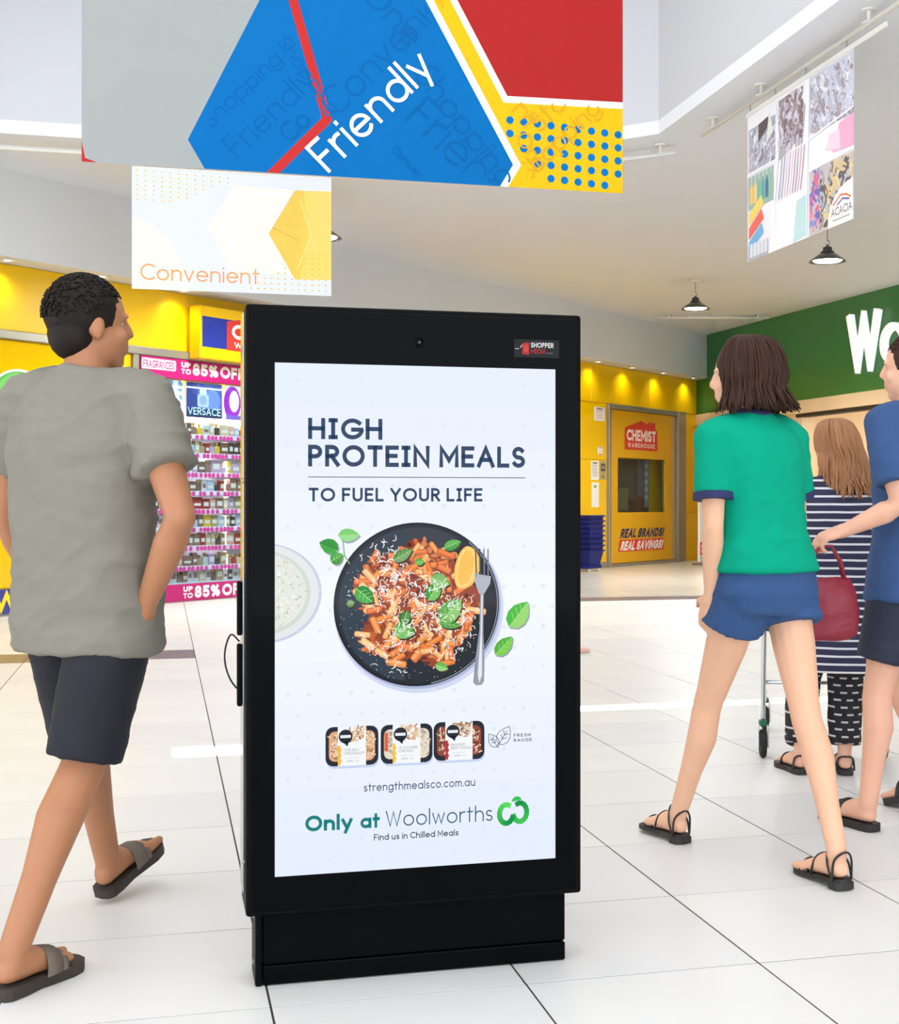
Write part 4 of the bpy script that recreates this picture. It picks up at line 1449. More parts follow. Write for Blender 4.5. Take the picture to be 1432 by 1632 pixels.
D1 = [(150, 148, 166), (176, 176, 194), (206, 206, 218), (126, 120, 140), (230, 232, 240)]
a.rect(.02, .70, .50, 1.04, (176, 178, 196), 1)
strip(.03, .70, .50, 1.02, D1, 120, lean=.8)
a.poly([(.2, .9), (.36, .98), (.38, 1.06), (.2, 1.04)], (90, 72, 78), 3).poly([(.34, .86), (.46, .92), (.4, 1.1)], (226, 232, 220), 4)
a.poly([(.54, .66), (.96, .76), (1.0, .96), (.86, 1.13), (.56, 1.12)], (186, 180, 194), 1)
strip(.56, .70, .96, 1.12, [(156, 138, 142), (128, 108, 112), (186, 178, 196), (214, 210, 222)], 110, lean=-.1)
a.rect(1.06, .74, QW, 1.14, (206, 208, 222), 1)
strip(1.08, .72, QW, 1.12, [(158, 146, 156), (190, 194, 212), (232, 234, 242), (180, 172, 182), (204, 210, 230)], 150, lean=-.6)
a.poly([(1.4, .52), (1.7, .50), (1.7, .72), (1.5, .70)], (250, 176, 208), 2).poly([(1.30, .56), (1.52, .52), (1.5, .66), (1.36, .66)], (252, 214, 230), 2)
a.rect(.02, .40, .47, .66, (160, 186, 180), 1)
for k in range(6):
    x = .05 + k * .07
    a.poly([(x, .44), (x + .055, .44), (x + .055, .56), (x + .03, .62), (x, .56)], ((250, 200, 110), (246, 210, 130), (110, 190, 170), (90, 170, 160), (70, 120, 160), (150, 190, 170))[k], 2)
    a.line([(x + .03, .62), (x + .03, .67)], .008, (240, 240, 240), 3)
for k, c in enumerate(((250, 214, 110), (240, 110, 96), (120, 180, 226))):
    z = .42 - k * .11
    a.poly([(.03, z - .14), (.30, z - .02), (.26, z + .06), (.03, z - .05)], c, 4)
a.rect(.02, .0, .38, .12, (180, 180, 188), 1)
for k in range(5):
    a.rrect(.05 + k * .065, .02, .105 + k * .065, .13, .015, (226, 230, 240), 5)
for k in range(9):
    x = .56 + k * .045
    a.line([(x, .38), (x + .03, .50), (x + .06, .68)], .012, rq.choice(((226, 180, 196), (170, 160, 200), (240, 220, 224), (196, 150, 170))), 2)
a.rect(.42, .0, 1.02, .36, (246, 248, 252), 3)
a.poly([(.80, .0), (1.02, .02), (1.02, .32), (.86, .30)], (196, 226, 230), 4)
a.rect(1.06, .0, QW, .46, (206, 196, 196), 1)
strip(1.06, .02, 1.22, .46, [(120, 110, 190), (232, 110, 150), (240, 150, 180), (150, 150, 210)], 26, lean=0)
strip(1.22, .02, QW, .46, [(110, 100, 102), (150, 136, 132), (230, 200, 140), (186, 192, 204), (96, 96, 114), (238, 216, 164)], 130, lean=.05)
a.line([(.52, .0), (.50, .40), (.58, .80), (.50, 1.12)], .016, (250, 250, 252), 5)
a.line([(1.02, .0), (1.03, .5), (1.06, 1.12)], .016, (250, 250, 252), 5)
a.line([(.0, .68), (.52, .69)], .016, (250, 250, 252), 5).line([(1.03, .47), (QW, .48)], .014, (250, 250, 252), 5).line([(1.04, .70), (QW, .76)], .014, (250, 250, 252), 5)
a.disc(QW - .02, .02, .34, (248, 244, 242), 6, ry=.26)
a.line([(QW - .28, .15), (QW - .18, .20), (QW - .10, .19), (QW - .04, .16)], .014, (226, 130, 90), 7).line([(QW - .22, .14), (QW - .15, .17), (QW - .06, .15)], .012, (80, 90, 150), 7)
a.text('ACACIA', QW - .31, .07, .055, .14, (96, 96, 120), 7, width=.29)
a.rect(QW - .29, .035, QW - .05, .045, (176, 176, 190), 7)
a.build('printed_cloth', 'print_fabric', pbn, (0, 0, 0), 0, eps=.0001, step=.000002, clip=(0, 0, QW, QH))

# ------------------------------------------------------------------ pendant lamps
def pendant(loc, label, zb, watts=660.0):
    t = empty('pendant_lamp', (loc[0], loc[1], CE))
    tag(t, label, 'lamp', 'bell pendant lamps under the ceiling')
    dz = zb - CE
    MB().lathe([(.07, 0), (.07, -.012), (.03, -.02), (.012, -.028)], 20).build('ceiling_rose', 'white_paint', t)
    MB().tube([(0, 0, -.02), (0, 0, dz + .24)], .006, 8).build('cord', 'steel', t)
    MB().tube([(0, .0, dz + .25), (.022, 0, dz + .235), (.022, 0, dz + .20), (0, 0, dz + .185), (-.02, 0, dz + .20)], .006, 8).build('hook', 'steel', t)
    MB().lathe([(.012, dz + .19), (.02, dz + .17), (.05, dz + .165), (.055, dz + .12), (.075, dz + .115), (.08, dz + .10), (.075, dz + .09)], 20).build('housing', M('lamp_dark', (60, 64, 62), .35, metal=.6, vary=.1), t, smooth=False)
    sh = MB().lathe([(.072, dz + .10), (.10, dz + .085), (.15, dz + .05), (.20, dz + .012), (.212, dz), (.205, dz + .002), (.145, dz + .04), (.09, dz + .075), (.06, dz + .085)], 32).build('shade', M('lamp_shade', (74, 84, 78), .25, metal=.7, vary=.08), t, smooth=True)
    MB().lathe([(.02, dz + .045), (.10, dz + .035), (.165, dz + .012), (.15, dz + .002), (.05, dz - .006)], 28).build('diffuser', 'lamp_glow', sh, smooth=True)
    lamp('pendant_light', 'SPOT', (0, 0, dz - .03), (0, 0, 0), watts, (.98, .99, 1), t, spot_size=R(165), spot_blend=.6, shadow_soft_size=.14)


pendant((7.60, 18.50), 'grey bell pendant lamp hanging beside the green shop fascia', 3.985)
pendant((7.42, 14.11), 'grey bell pendant lamp hanging below the photo collage banner', 3.915, 480.0)
pendant((1.63, 14.23), 'dark bell pendant lamp half hidden by the pale Convenient banner', 3.93)

# ------------------------------------------------------------------ stacked shopping baskets
def basket(loc, rz, label):
    t = empty('shopping_basket', loc, rz)
    tag(t, label, 'basket', 'stacked blue shopping baskets')
    mb = MB()
    n_ = 4
    b0, b1, h_ = (.34, .22), (.46, .30), .24

    def ring(w_, d_, z):
        return [(-w_ / 2, -d_ / 2, z), (w_ / 2, -d_ / 2, z), (w_ / 2, d_ / 2, z), (-w_ / 2, d_ / 2, z)]
    i0, i1 = (b0[0] - .012, b0[1] - .012), (b1[0] - .012, b1[1] - .012)
    vs = ring(*b0, 0) + ring(*b1, h_) + ring(*i1, h_) + ring(*i0, .008)
    fs = [(3, 2, 1, 0), (12, 13, 14, 15)]
    for k in range(3):
        for q in range(4):
            a_, b_ = k * 4 + q, k * 4 + (q + 1) % 4
            fs.append((a_, b_, b_ + 4, a_ + 4))
    mb.add(vs, fs)
    mb.build('tub', 'navy_plastic', t)
    rim = MB()
    rim.box(-.25, .25, -.17, -.148, h_ - .02, h_ + .004).box(-.25, .25, .148, .17, h_ - .02, h_ + .004).box(-.25, -.228, -.148, .148, h_ - .02, h_ + .004).box(.228, .25, -.148, .148, h_ - .02, h_ + .004)
    rim.build('rim', 'navy_plastic', t)
    for sy in (-1, 1):
        MB().tube([(.25, sy * .10, h_ - .005), (.335, sy * .10, h_ - .005), (.345, 0, h_ - .005)], .009, 8).build('handle', 'black_rubber', t)


BS = 8.44
for k in range(8):
    z = .11 + k * .082
    lb = 'blue shopping basket, topmost of the stack by the door' if k == 7 else ('blue shopping basket, lowest of the stack by the door' if k == 0 else 'blue shopping basket, %s from the bottom of the stack' % ORD[k])
    basket(cw(BS, .42, z), CR, lb)
bt = empty('basket_trolley', cw(BS, .42, 0), CR)
tag(bt, 'dark blue wheeled base under the stack of shopping baskets', 'trolley')
MB().rbox(-.20, .20, -.13, .13, .05, .11, .01, 1).build('platform', 'navy_plastic', bt)
for sx in (-1, 1):
    for sy in (-1, 1):
        w_ = MB().lathe([(.01, -.01), (.024, -.009), (.025, 0), (.024, .009), (.01, .01)], 14).build('caster', 'white_paint', bt, (sx * .16, sy * .10, .026))
        w_.rotation_euler = (PI / 2, 0, 0)
        MB().rbox(-.014, .014, -.014, .014, .0, .03, .003, 1).build('caster_fork', 'steel', bt, (sx * .16, sy * .10, .03))

# white poster stand beside the yellow panels
ps = empty('poster_stand', cw(11.74, 1.0, 0), CR)
tag(ps, 'white upright poster stand with a red badge near its foot', 'stand')
MB().rbox(-.36, .36, -.02, .02, .06, 1.42, .006, 1).build('poster_board', 'paper', ps)
MB().rbox(-.3, .3, -.16, .16, 0, .03, .006, 1).build('foot', 'steel', ps)
MB().tube([(0, .03, .02), (0, .03, 1.3)], .015, 8).build('support', 'steel', ps)
a = Art()
a.rrect(-.35, .18, .2, .42, .03, (196, 60, 50), 1)
a.rect(-.31, .32, .12, .37, (236, 214, 208), 2).rect(-.31, .23, .05, .28, (236, 214, 208), 2)
a.rect(-.35, .07, .35, .16, (190, 214, 206), 1)
a.build('poster_print', 'print', ps, (0, -.021, 0), 0, eps=.002)

# ------------------------------------------------------------------ shopping trolley
tr = empty('shopping_trolley', (2.86, 5.47, 0), R(-19.2))
tag(tr, 'chrome wire shopping trolley pushed by the person in striped dress', 'trolley')
fr = MB()
for sx in (-1, 1):
    fr.tube([(sx * .255, -.02, 1.0), (sx * .26, .02, .62), (sx * .265, .03, .20), (sx * .265, .04, .14)], .011, 10)
    fr.tube([(sx * .265, .04, .22), (sx * .18, .75, .20)], .011, 10)
    fr.tube([(sx * .26, .02, .62), (sx * .19, .78, .68)], .008, 8)
fr.tube([(-.265, .03, .34), (.265, .03, .34)], .009, 8)
fr.build('frame', 'chrome', tr, smooth=True)
bk = MB()
for k in range(13):
    t = k / 12
    bk.tube([(-.25 + .5 * t, .0, .98), (-.235 + .47 * t, .03, .56), (-.18 + .36 * t, .80, .64), (-.20 + .40 * t, .88, .94)], .0028, 6)
for k in range(10):
    t = k / 9
    y = .03 + .80 * t
    for sx in (-1, 1):
        bk.tube([(sx * (.25 - .055 * t), y, .98 - .04 * t), (sx * (.235 - .055 * t), y, .56 + .08 * t)], .0028, 6)
for z in (.62, .70, .78, .86, .94):
    bk.tube([(-.25, .01, z), (.25, .01, z)], .003, 6)
    for sx in (-1, 1):
        bk.tube([(sx * .25, .01, z), (sx * .195, .86, z - .02 if z > .7 else z + .04)], .003, 6)
bk.tube([(-.25, 0, .98), (.25, 0, .98), (.20, .88, .94), (-.20, .88, .94), (-.25, 0, .98)], .006, 8)
bk.build('basket', 'chrome', tr, smooth=True)
MB().tube([(-.27, -.06, 1.02), (.27, -.06, 1.02)], .016, 12).build('handle', M('trolley_green', (14, 104, 70), .4, vary=.05), tr, smooth=True)
for (x, y) in ((-.265, .04), (.265, .04), (-.18, .75), (.18, .75)):
    c_ = MB().rbox(x - .018, x + .018, y - .028, y + .028, .142, .168, .006, 1).build('caster_collar', 'trolley_green', tr)
    MB().rbox(x - .026, x - .018, y - .02, y + .02, .045, .145, .003, 1).build('fork_plate', 'white_paint', c_)
    MB().rbox(x + .018, x + .026, y - .02, y + .02, .045, .145, .003, 1).build('fork_plate', 'white_paint', c_)
    w_ = MB().lathe([(.02, -.014), (.055, -.014), (.0625, -.008), (.0625, .008), (.055, .014), (.02, .014)], 22).build('wheel', 'black_rubber', c_, (x, y, .0628))
    w_.rotation_euler = (0, PI / 2, 0)

# ------------------------------------------------------------------ people
V = Vector


def skin_material(name, col):
    m = M(name, col, .5, spec=.35, vary=.07, vscale=9, bump=.05, bscale=90)
    b = m.node_tree.nodes['Principled BSDF']
    b.inputs['Subsurface Weight'].default_value = .08
    b.inputs['Subsurface Radius'].default_value = (.02, .008, .004)
    return m


def rot_z(d):
    return Matrix.Rotation(R(d), 3, 'Z')


def add_head(mb, c, yaw, pitch, k=1.0):
    m = rot_z(yaw) @ Matrix.Rotation(R(pitch), 3, 'X')
    c = V(c)

    def P(x, y, z):
        return c + m @ V((x * k, y * k, z * k))
    mb.ball(P(0, -.012, .030), (.076 * k, .098 * k, .092 * k), 20, 14, m)      # skull
    mb.ball(P(0, .018, -.035), (.062 * k, .074 * k, .080 * k), 18, 12, m)      # face
    mb.ball(P(0, .052, -.092), (.030 * k, .028 * k, .022 * k), 12, 8, m)       # chin
    mb.limb([P(0, .082, .020), P(0, .095, -.010), P(0, .098, -.020)], [.009 * k, .0115 * k, .013 * k], 10)
    for s in (-1, 1):
        mb.ball(P(s * .028, .076, .022), (.024 * k, .012 * k, .008 * k), 10, 6, m)      # brow
        mb.ball(P(s * .040, .058, -.030), (.022 * k, .022 * k, .022 * k), 10, 6, m)     # cheek
        mb.ball(P(s * .074, -.012, -.012), (.010 * k, .020 * k, .031 * k), 10, 8, m @ rot_z(s * -18))   # ear
    mb.ball(P(0, .084, -.056), (.024 * k, .009 * k, .0055 * k), 10, 6, m)
    mb.ball(P(0, .082, -.067), (.021 * k, .009 * k, .0065 * k), 10, 6, m)
    return P, m


def add_hand(mb, wrist, d, nrm, thumb_side, k=1.0, curl=25.0):
    """palm, four bent fingers of different lengths and a thumb from the side of the palm"""
    w, d, nrm = V(wrist), V(d).normalized(), V(nrm)
    nrm = (nrm - d * nrm.dot(d)).normalized()
    side = d.cross(nrm).normalized() * thumb_side
    m3 = Matrix((side, nrm, d)).transposed()
    mb.limb([w, w + d * .03 * k], [.026 * k, .026 * k], 12)
    mb.ball(w + d * .058 * k, (.040 * k, .0155 * k, .050 * k), 14, 10, m3)
    for i, (off, ln) in enumerate(((.028, .073), (.0095, .080), (-.0095, .075), (-.027, .060))):
        p = w + d * (.092 - .004 * abs(i - 1)) * k + side * off * k
        ax, pts, rr = 0.0, [p - d * .02 * k, p], [.0088 * k, .0090 * k]
        for q, f in enumerate((.45, .30, .25)):
            ax += R(curl * (1.0 if q else .7))
            p = p + (d * math.cos(ax) + nrm * math.sin(ax)) * ln * f * k + side * off * .06 * k
            pts.append(p)
            rr.append((.0086, .0080, .0068)[q] * k)
        mb.limb(pts, rr, 8)
    p = w + d * .030 * k + side * .030 * k
    mb.limb([p, p + (d * .55 + side * .65 + nrm * .3).normalized() * .036 * k, p + (d * .55 + side * .65 + nrm * .3).normalized() * .036 * k + (d * .85 + side * .25 + nrm * .4).normalized() * .032 * k],
            [.0125 * k, .0105 * k, .0085 * k], 8)


def foot_frame(heel, toe, up=(0, 0, 1)):
    h, t = V(heel), V(toe)
    f = (t - h).normalized()
    s = f.cross(V(up)).normalized()
    n = s.cross(f).normalized()
    return h, f, s, n


def add_foot(mb, heel, toe, L, k=1.0, inner=1):
    h, f, s, n = foot_frame(heel, toe)
    rings = []
    for t, w, hh, zc in ((.02, .018, .016, .028), (.08, .030, .030, .036), (.22, .034, .040, .044), (.40, .034, .036, .040), (.56, .040, .027, .030), (.72, .045, .020, .023), (.82, .043, .015, .018)):
        rings.append((h + f * L * t + n * zc * k, w * k, hh * k, s, n))
    mb.loft(rings, 16, 2.3)
    for i in range(5):
        o = (-.034 + i * .0165) * inner
        ln = (.205, .222, .235, .245, .262)[i]
        r = (.0085, .0090, .0095, .0100, .0145)[i] * k
        a, b = h + f * L * .74 + s * o * k * 1.02 + n * .016 * k, h + f * (L * (ln / .262) * .965) + s * o * k * .9 + n * (.012 * k)
        mb.limb([a, b], [r * 1.1, r], 8)


def sole_outline(L, w):
    pts = []
    for t, a in ((0, .0), (.015, .50), (.06, .72), (.2, .80), (.4, .76), (.6, .95), (.75, 1.08), (.88, 1.0), (.96, .72), (1.0, .2)):
        pts.append((t * L, a * w))
    return pts + [(x, -y) for x, y in reversed(pts)][:-1]


def add_sandal(root, name, heel, toe, L, w, mat_sole, mat_strap, thick=.018, block=0.0, straps=(), k=1.0, label=None):
    h, f, s, n = foot_frame(heel, toe)
    L2 = L * 1.06
    h = h - f * L * .03
    mb = MB()
    o = sole_outline(L2, w)
    m_ = len(o)
    a = [h + f * x + s * y - n * thick for x, y in o]
    b = [h + f * x + s * y + n * .004 for x, y in o]
    mb.add(a + b, [tuple(reversed(range(m_))), tuple(range(m_, 2 * m_))] + [(i, (i + 1) % m_, (i + 1) % m_ + m_, i + m_) for i in range(m_)])
    sh = mb.build(name, mat_sole, root)
    if block:
        mb = MB()
        hb_ = [(.01, .3), (.04, .75), (.2, .8), (.24, .6)]
        oo = [(x * L, y * w) for x, y in hb_] + [(x * L, -y * w) for x, y in reversed(hb_)]
        q = len(oo)
        a = [h + f * x + s * y - n * (thick + block) for x, y in oo]
        b = [h + f * x + s * y - n * thick * .5 for x, y in oo]
        mb.add(a + b, [tuple(reversed(range(q))), tuple(range(q, 2 * q))] + [(i, (i + 1) % q, (i + 1) % q + q, i + q) for i in range(q)])
        mb.build('heel_block', mat_sole, sh)
    for (pts, rad) in straps:
        MB().tube(curve_through([h + f * x * L + s * y * k + n * z * k for x, y, z in pts], 6), rad, 8).build('strap', mat_strap, sh, smooth=True)
    return sh


def wide_strap(root, heel, toe, L, t0, t1, w, hgt, mat):
    """broad band arching over the foot"""
    h, f, s, n = foot_frame(heel, toe)
    vs, fs = [], []
    N_ = 10
    for i, t in enumerate((t0, t1)):
        for r_ in (0, 1):
            for j in range(N_ + 1):
                a = PI * j / N_
                q = (w + .004 * r_) * math.cos(a)
                z = (hgt * (1.0 - .18 * i) + .004 * r_) * math.sin(a) ** .8
                vs.append(h + f * (L * (t + .05 * math.sin(a) * (1 if i == 0 else .6))) + s * q + n * (z + .002))
    R_ = N_ + 1
    for j in range(N_):
        fs += [(j, j + 1, 2 * R_ + j + 1, 2 * R_ + j), (R_ + j, 3 * R_ + j, 3 * R_ + j + 1, R_ + j + 1), (j, R_ + j, R_ + j + 1, j + 1), (2 * R_ + j, 2 * R_ + j + 1, 3 * R_ + j + 1, 3 * R_ + j)]
    return MB().add(vs, fs).build('strap', mat, root, smooth=True)


def mix(a, b, t):
    return V(a) * (1 - t) + V(b) * t


def hair_strands(mb, P, rows, r=.0035, seed=1, length=.1, flare=.0, lean=(0, 0), wide=1.0, wave=0.0):
    rr = random.Random(seed)
    for k in range(rows):
        an = R(rr.uniform(150, 390))          # around the back and the sides, clear of the face
        rx, ry = .089 * wide, .106 * wide
        ph = rr.uniform(0, 6)
        lift = rr.uniform(-.006, .008)
        pts = []
        cx, sy = math.cos(an), math.sin(an)
        ln = length * rr.uniform(.75, 1.08)
        for t, q, z in ((0, .25, .132), (.2, .72, .112), (.4, .97, .06), (.6, 1.03, 0), (.8, .98, -.04), (1, .93 + flare * rr.random(), -.04 - ln)):
            q += wave * math.sin(t * 9 + ph) * t
            pts.append(P(cx * rx * q + lift * cx + (lean[0] * t * t), -.016 + sy * ry * q + lift * sy + lean[1] * t * t + (.0), z + rr.uniform(-.003, .003)))
        if length > .14:
            a, b = pts[-2], pts[-1]
            pts[-1:] = [mix(a, b, .5) + V((rr.uniform(-.012, .012), rr.uniform(-.01, .01), 0)), b + V((rr.uniform(-.02, .02), rr.uniform(-.015, .015), 0))]
        pts = curve_through(pts, 3)
        mb.tube(pts, [r * .6] + [r] * (len(pts) - 2) + [r * .25], 5)


def fold(seed, amp, sx=3, sy=3, sz=6, drape=.004):
    o = V((seed * 7.1, seed * 3.3, seed * 1.7))

    def f(co):
        q = V((co.x * sx, co.y * sy, co.z * sz)) + o
        q2 = V((co.x * 5 + co.z * 9, co.y * 5, co.z * 16 - co.x * 10)) + o
        q3 = V((co.x * 4 - co.z * 7, co.y * 6, co.z * 9 + co.x * 5)) + o * 1.7
        ridge = (1 - abs(noise.noise(q2))) ** 5 + .8 * (1 - abs(noise.noise(q3))) ** 6
        return amp * (noise.noise(q) + .4 * noise.noise(q * 2.3)) + drape * ridge * (.6 + .6 * noise.noise(q * .7))
    return f


def person(label, loc, rz, J, B, skin, hair, head_yaw, head_pitch, build_clothes, hair_style, hands, foot_len, group=None):
    root = empty('person', (loc[0], loc[1], 0), R(rz))
    tag(root, label, 'person', group)
    k = B['k']
    mb = MB()
    xv, yv = V((1, 0, 0)), V((0, 1, 0))
    pel, wst, chs, nck = V(J['pel']), V(J['waist']), V(J['chest']), V(J['neck'])
    w = B['w']
    rings = [(pel - V((0, 0, .10)), .110 * w, .085 * w, xv, yv), (pel - V((0, 0, .03)), .158 * w, .105 * w, xv, yv), (pel + V((0, 0, .05)), .155 * w, .105 * w, xv, yv), (wst, .135 * w, .092 * w, xv, yv),
             (chs, .160 * w, .108 * w, xv, yv), (mix(chs, nck, .55), .165 * w, .092 * w, xv, yv), (mix(chs, nck, .8), .120 * w, .07 * w, xv, yv), (nck, .055 * w, .056 * w, xv, yv)]
    mb.loft(rings, 24, 2.3)
    hd = V(J['head'])
    mb.limb([nck - V((0, 0, .05)), mix(nck, hd, .4), hd - V((0, 0, .05))], [.062 * w, .054 * w, .052 * w])
    P, hm = add_head(mb, hd, head_yaw, head_pitch, B.get('hk', 1.0))
    for s in 'rl':
        sh, el, wr = V(J[s + 'sh']), V(J[s + 'elb']), V(J[s + 'wri'])
        a = B.get('arm', 1.0)
        mb.limb([mix(chs, sh, .45) + V((0, 0, .05)), sh, mix(sh, el, .45), el, mix(el, wr, .3), wr], [.06 * a, .054 * a, .047 * a, .037 * a, .040 * a, .025 * a])
        d, n_, ts, cu = hands[s]
        add_hand(mb, wr, d, n_, ts, B.get('hand', 1.0), cu)
        hp, kn, an = V(J[s + 'hip']), V(J[s + 'kne']), V(J[s + 'ank'])
        l = B.get('leg', 1.0)
        back = V((0, -.016, 0))
        mb.limb([hp, mix(hp, kn, .45), mix(hp, kn, .85), kn, mix(kn, an, .28) + back, mix(kn, an, .6) + back * .4, an], [.084 * l, .075 * l, .056 * l, .053 * l, .055 * l, .041 * l, .034 * l])
        h, t = V(J[s + 'heel']), V(J[s + 'toe'])
        h2, f, sd, n = foot_frame(h, t)
        add_foot(mb, h, t, foot_len, B.get('fk', 1.0), -1 if s == 'r' else 1)
        mb.limb([an, h + f * foot_len * .18 + n * .045], [.034 * l, .032 * l])
    body = link('body', remeshed(mb, 'body', .0065, 3), skin, root)
    for s in (-1, 1):
        e = MB().ball(P(s * .030, .0605, .004), .0118, 12, 8).build('eye', M('eye_white', (206, 198, 190), .2, vary=.02), root, smooth=True)
        MB().ball(P(s * .030, .0678, .004), (.0055, .0052, .0055), 10, 6).build('iris', M('iris', (66, 46, 34), .15, vary=.05), e, smooth=True)
    # hair
    mb = MB()
    hk = B.get('hk', 1.0)
    if hair_style == 'short':
        mb.ball(P(0, -.022, .036), (.083 * hk, .100 * hk, .096 * hk), 20, 14, hm)
        mb.ball(P(0, -.052, -.020), (.070 * hk, .060 * hk, .070 * hk), 16, 10, hm)
        rr = random.Random(4)
        for _ in range(900):
            an, th = rr.uniform(0, 2 * PI), rr.uniform(.03, 1.75)
            if th > 1.25 and math.sin(an) > .35:
                continue
            x, y, z = .084 * math.sin(th) * math.cos(an), -.022 + .101 * math.sin(th) * math.sin(an), .036 + .097 * math.cos(th)
            p = P(x, y, z)
            d = (P(x * 1.3, y * 1.2 + .02, z * 1.1) - p).normalized()
            mb.tube([p - d * .008, p + d * .002, p + d * .006 + V((0, 0, -.004))], [.0036, .003, .001], 5)
        hair_me = mb.mesh('hair', True)
    elif hair_style == 'bob':
        mb.ball(P(0, -.024, .036), (.092, .104, .098), 22, 16, hm)
        mb.ball(P(0, -.044, -.04), (.088, .074, .090), 20, 14, hm)
        hair_strands(mb, P, 420, .0050, 3, .078, .45, wide=1.13, wave=.07)
        hair_me = mb.mesh('hair', True)
    else:
        mb.ball(P(0, -.020, .034), (.087, .103, .098), 22, 16, hm)
        mb.ball(P(0, -.044, -.05), (.080, .064, .10), 20, 14, hm)
        hair_strands(mb, P, 420, .0046, 6, .19, .25, lean=(.05, -.03), wide=1.04, wave=.05)
        hair_me = mb.mesh('hair', True)
    link('hair', hair_me, hair, root)
    build_clothes(root, J, B)
    return root


def torso_rings(J, zs):
    """zs: (z, half width, half depth); centres follow the spine"""
    pts = sorted([V(J['pel']), V(J['waist']), V(J['chest']), V(J['neck'])], key=lambda p: p.z)
    out = []
    for z, a, b in zs:
        if z <= pts[0].z:
            c = pts[0].copy()
        elif z >= pts[-1].z:
            c = pts[-1].copy()
        else:
            for p, q in zip(pts, pts[1:]):
                if p.z <= z <= q.z:
                    c = mix(p, q, (z - p.z) / max(1e-6, q.z - p.z))
                    break
        out.append(((c.x, c.y, z), a, b, (1, 0, 0), (0, 1, 0)))
    return out


def cloth(name, mb, mat, root, seed, amp=.004, voxel=.009, sx=3, sy=3, sz=7, smooth=4, drape=.004):
    return link(name, remeshed(mb, name, voxel, smooth, fold(seed, amp, sx, sy, sz, drape)), mat, root)


M('hair_dark', (28, 20, 16), .6, spec=.2, vary=.25, vscale=30, stretch=(1, 1, .2))
M('hair_brown', (58, 36, 26), .6, spec=.2, vary=.3, vscale=40, stretch=(1, 1, .15))
M('hair_fair', (160, 112, 76), .55, spec=.3, vary=.35, vscale=40, stretch=(1, 1, .15))
skin_material('skin_tan', (170, 116, 82))
skin_material('skin_light', (228, 178, 146))
skin_material('skin_pink', (220, 168, 142))
M('shirt_grey', (124, 119, 107), .85, vary=.06, vscale=25, bump=.15, bscale=250, stretch=(1, 1, 3))
M('shorts_navy', (12, 15, 26), .8, vary=.2, vscale=20, bump=.1, bscale=200)
M('shirt_green', (0, 152, 120), .9, spec=.15, vary=.05, vscale=25, bump=.12, bscale=250)
M('cuff_navy', (34, 40, 86), .8, vary=.1, vscale=20)
M('denim', (42, 76, 122), .85, vary=.2, vscale=60, bump=.15, bscale=300)
M('shirt_blue', (46, 76, 122), .85, vary=.15, vscale=30, bump=.1, bscale=200)
M('shorts_dark', (34, 40, 58), .85, vary=.15, vscale=30)
M('sandal_black', (26, 22, 20), .5, vary=.15, vscale=30)
M('sandal_brown', (52, 44, 36), .7, vary=.15, vscale=30, bump=.2, bscale=200)
M('strap_taupe', (104, 92, 80), .75, vary=.12, vscale=50, bump=.2, bscale=300)


def pattern_material(name, kind):
    m = bpy.data.materials.new(name)
    m.use_nodes = True
    nt = m.node_tree
    b = nt.nodes['Principled BSDF']
    b.inputs['Roughness'].default_value = .85
    tc = nt.nodes.new('ShaderNodeTexCoord')
    mx = nt.nodes.new('ShaderNodeMix')
    mx.data_type = 'RGBA'
    if kind == 'stripes':
        wv = nt.nodes.new('ShaderNodeTexWave')
        wv.bands_direction = 'Z'
        wv.inputs['Scale'].default_value = 9.5
        wv.inputs['Distortion'].default_value = .6
        wv.inputs['Detail Scale'].default_value = .6
        nt.links.new(tc.outputs['Object'], wv.inputs['Vector'])
        rp = nt.nodes.new('ShaderNodeMapRange')
        rp.inputs['From Min'].default_value = .80
        rp.inputs['From Max'].default_value = .88
        nt.links.new(wv.outputs['Fac'], rp.inputs['Value'])
        nt.links.new(rp.outputs[0], mx.inputs[0])
        mx.inputs[6].default_value = rgb(38, 40, 68)
        mx.inputs[7].default_value = rgb(214, 210, 214)
    elif kind == 'dashes':
        br = nt.nodes.new('ShaderNodeTexBrick')
        br.inputs['Scale'].default_value = 1.0
        br.inputs['Brick Width'].default_value = .05
        br.inputs['Row Height'].default_value = .03
        br.inputs['Mortar Size'].default_value = .0118
        br.offset = .5
        mp = nt.nodes.new('ShaderNodeMapping')
        mp.inputs['Rotation'].default_value = (PI / 2, 0, 0)
        nt.links.new(tc.outputs['Object'], mp.inputs[0])
        nt.links.new(mp.outputs[0], br.inputs['Vector'])
        br.inputs['Color1'].default_value = rgb(206, 202, 198)
        br.inputs['Color2'].default_value = rgb(180, 176, 176)
        br.inputs['Mortar'].default_value = rgb(24, 22, 26)
        nt.links.new(br.outputs['Color'], b.inputs['Base Color'])
        MATS[name] = m
        return m
    nt.links.new(mx.outputs[2], b.inputs['Base Color'])
    MATS[name] = m
    return m


pattern_material('dress_stripes', 'stripes')
pattern_material('trouser_dashes', 'dashes')


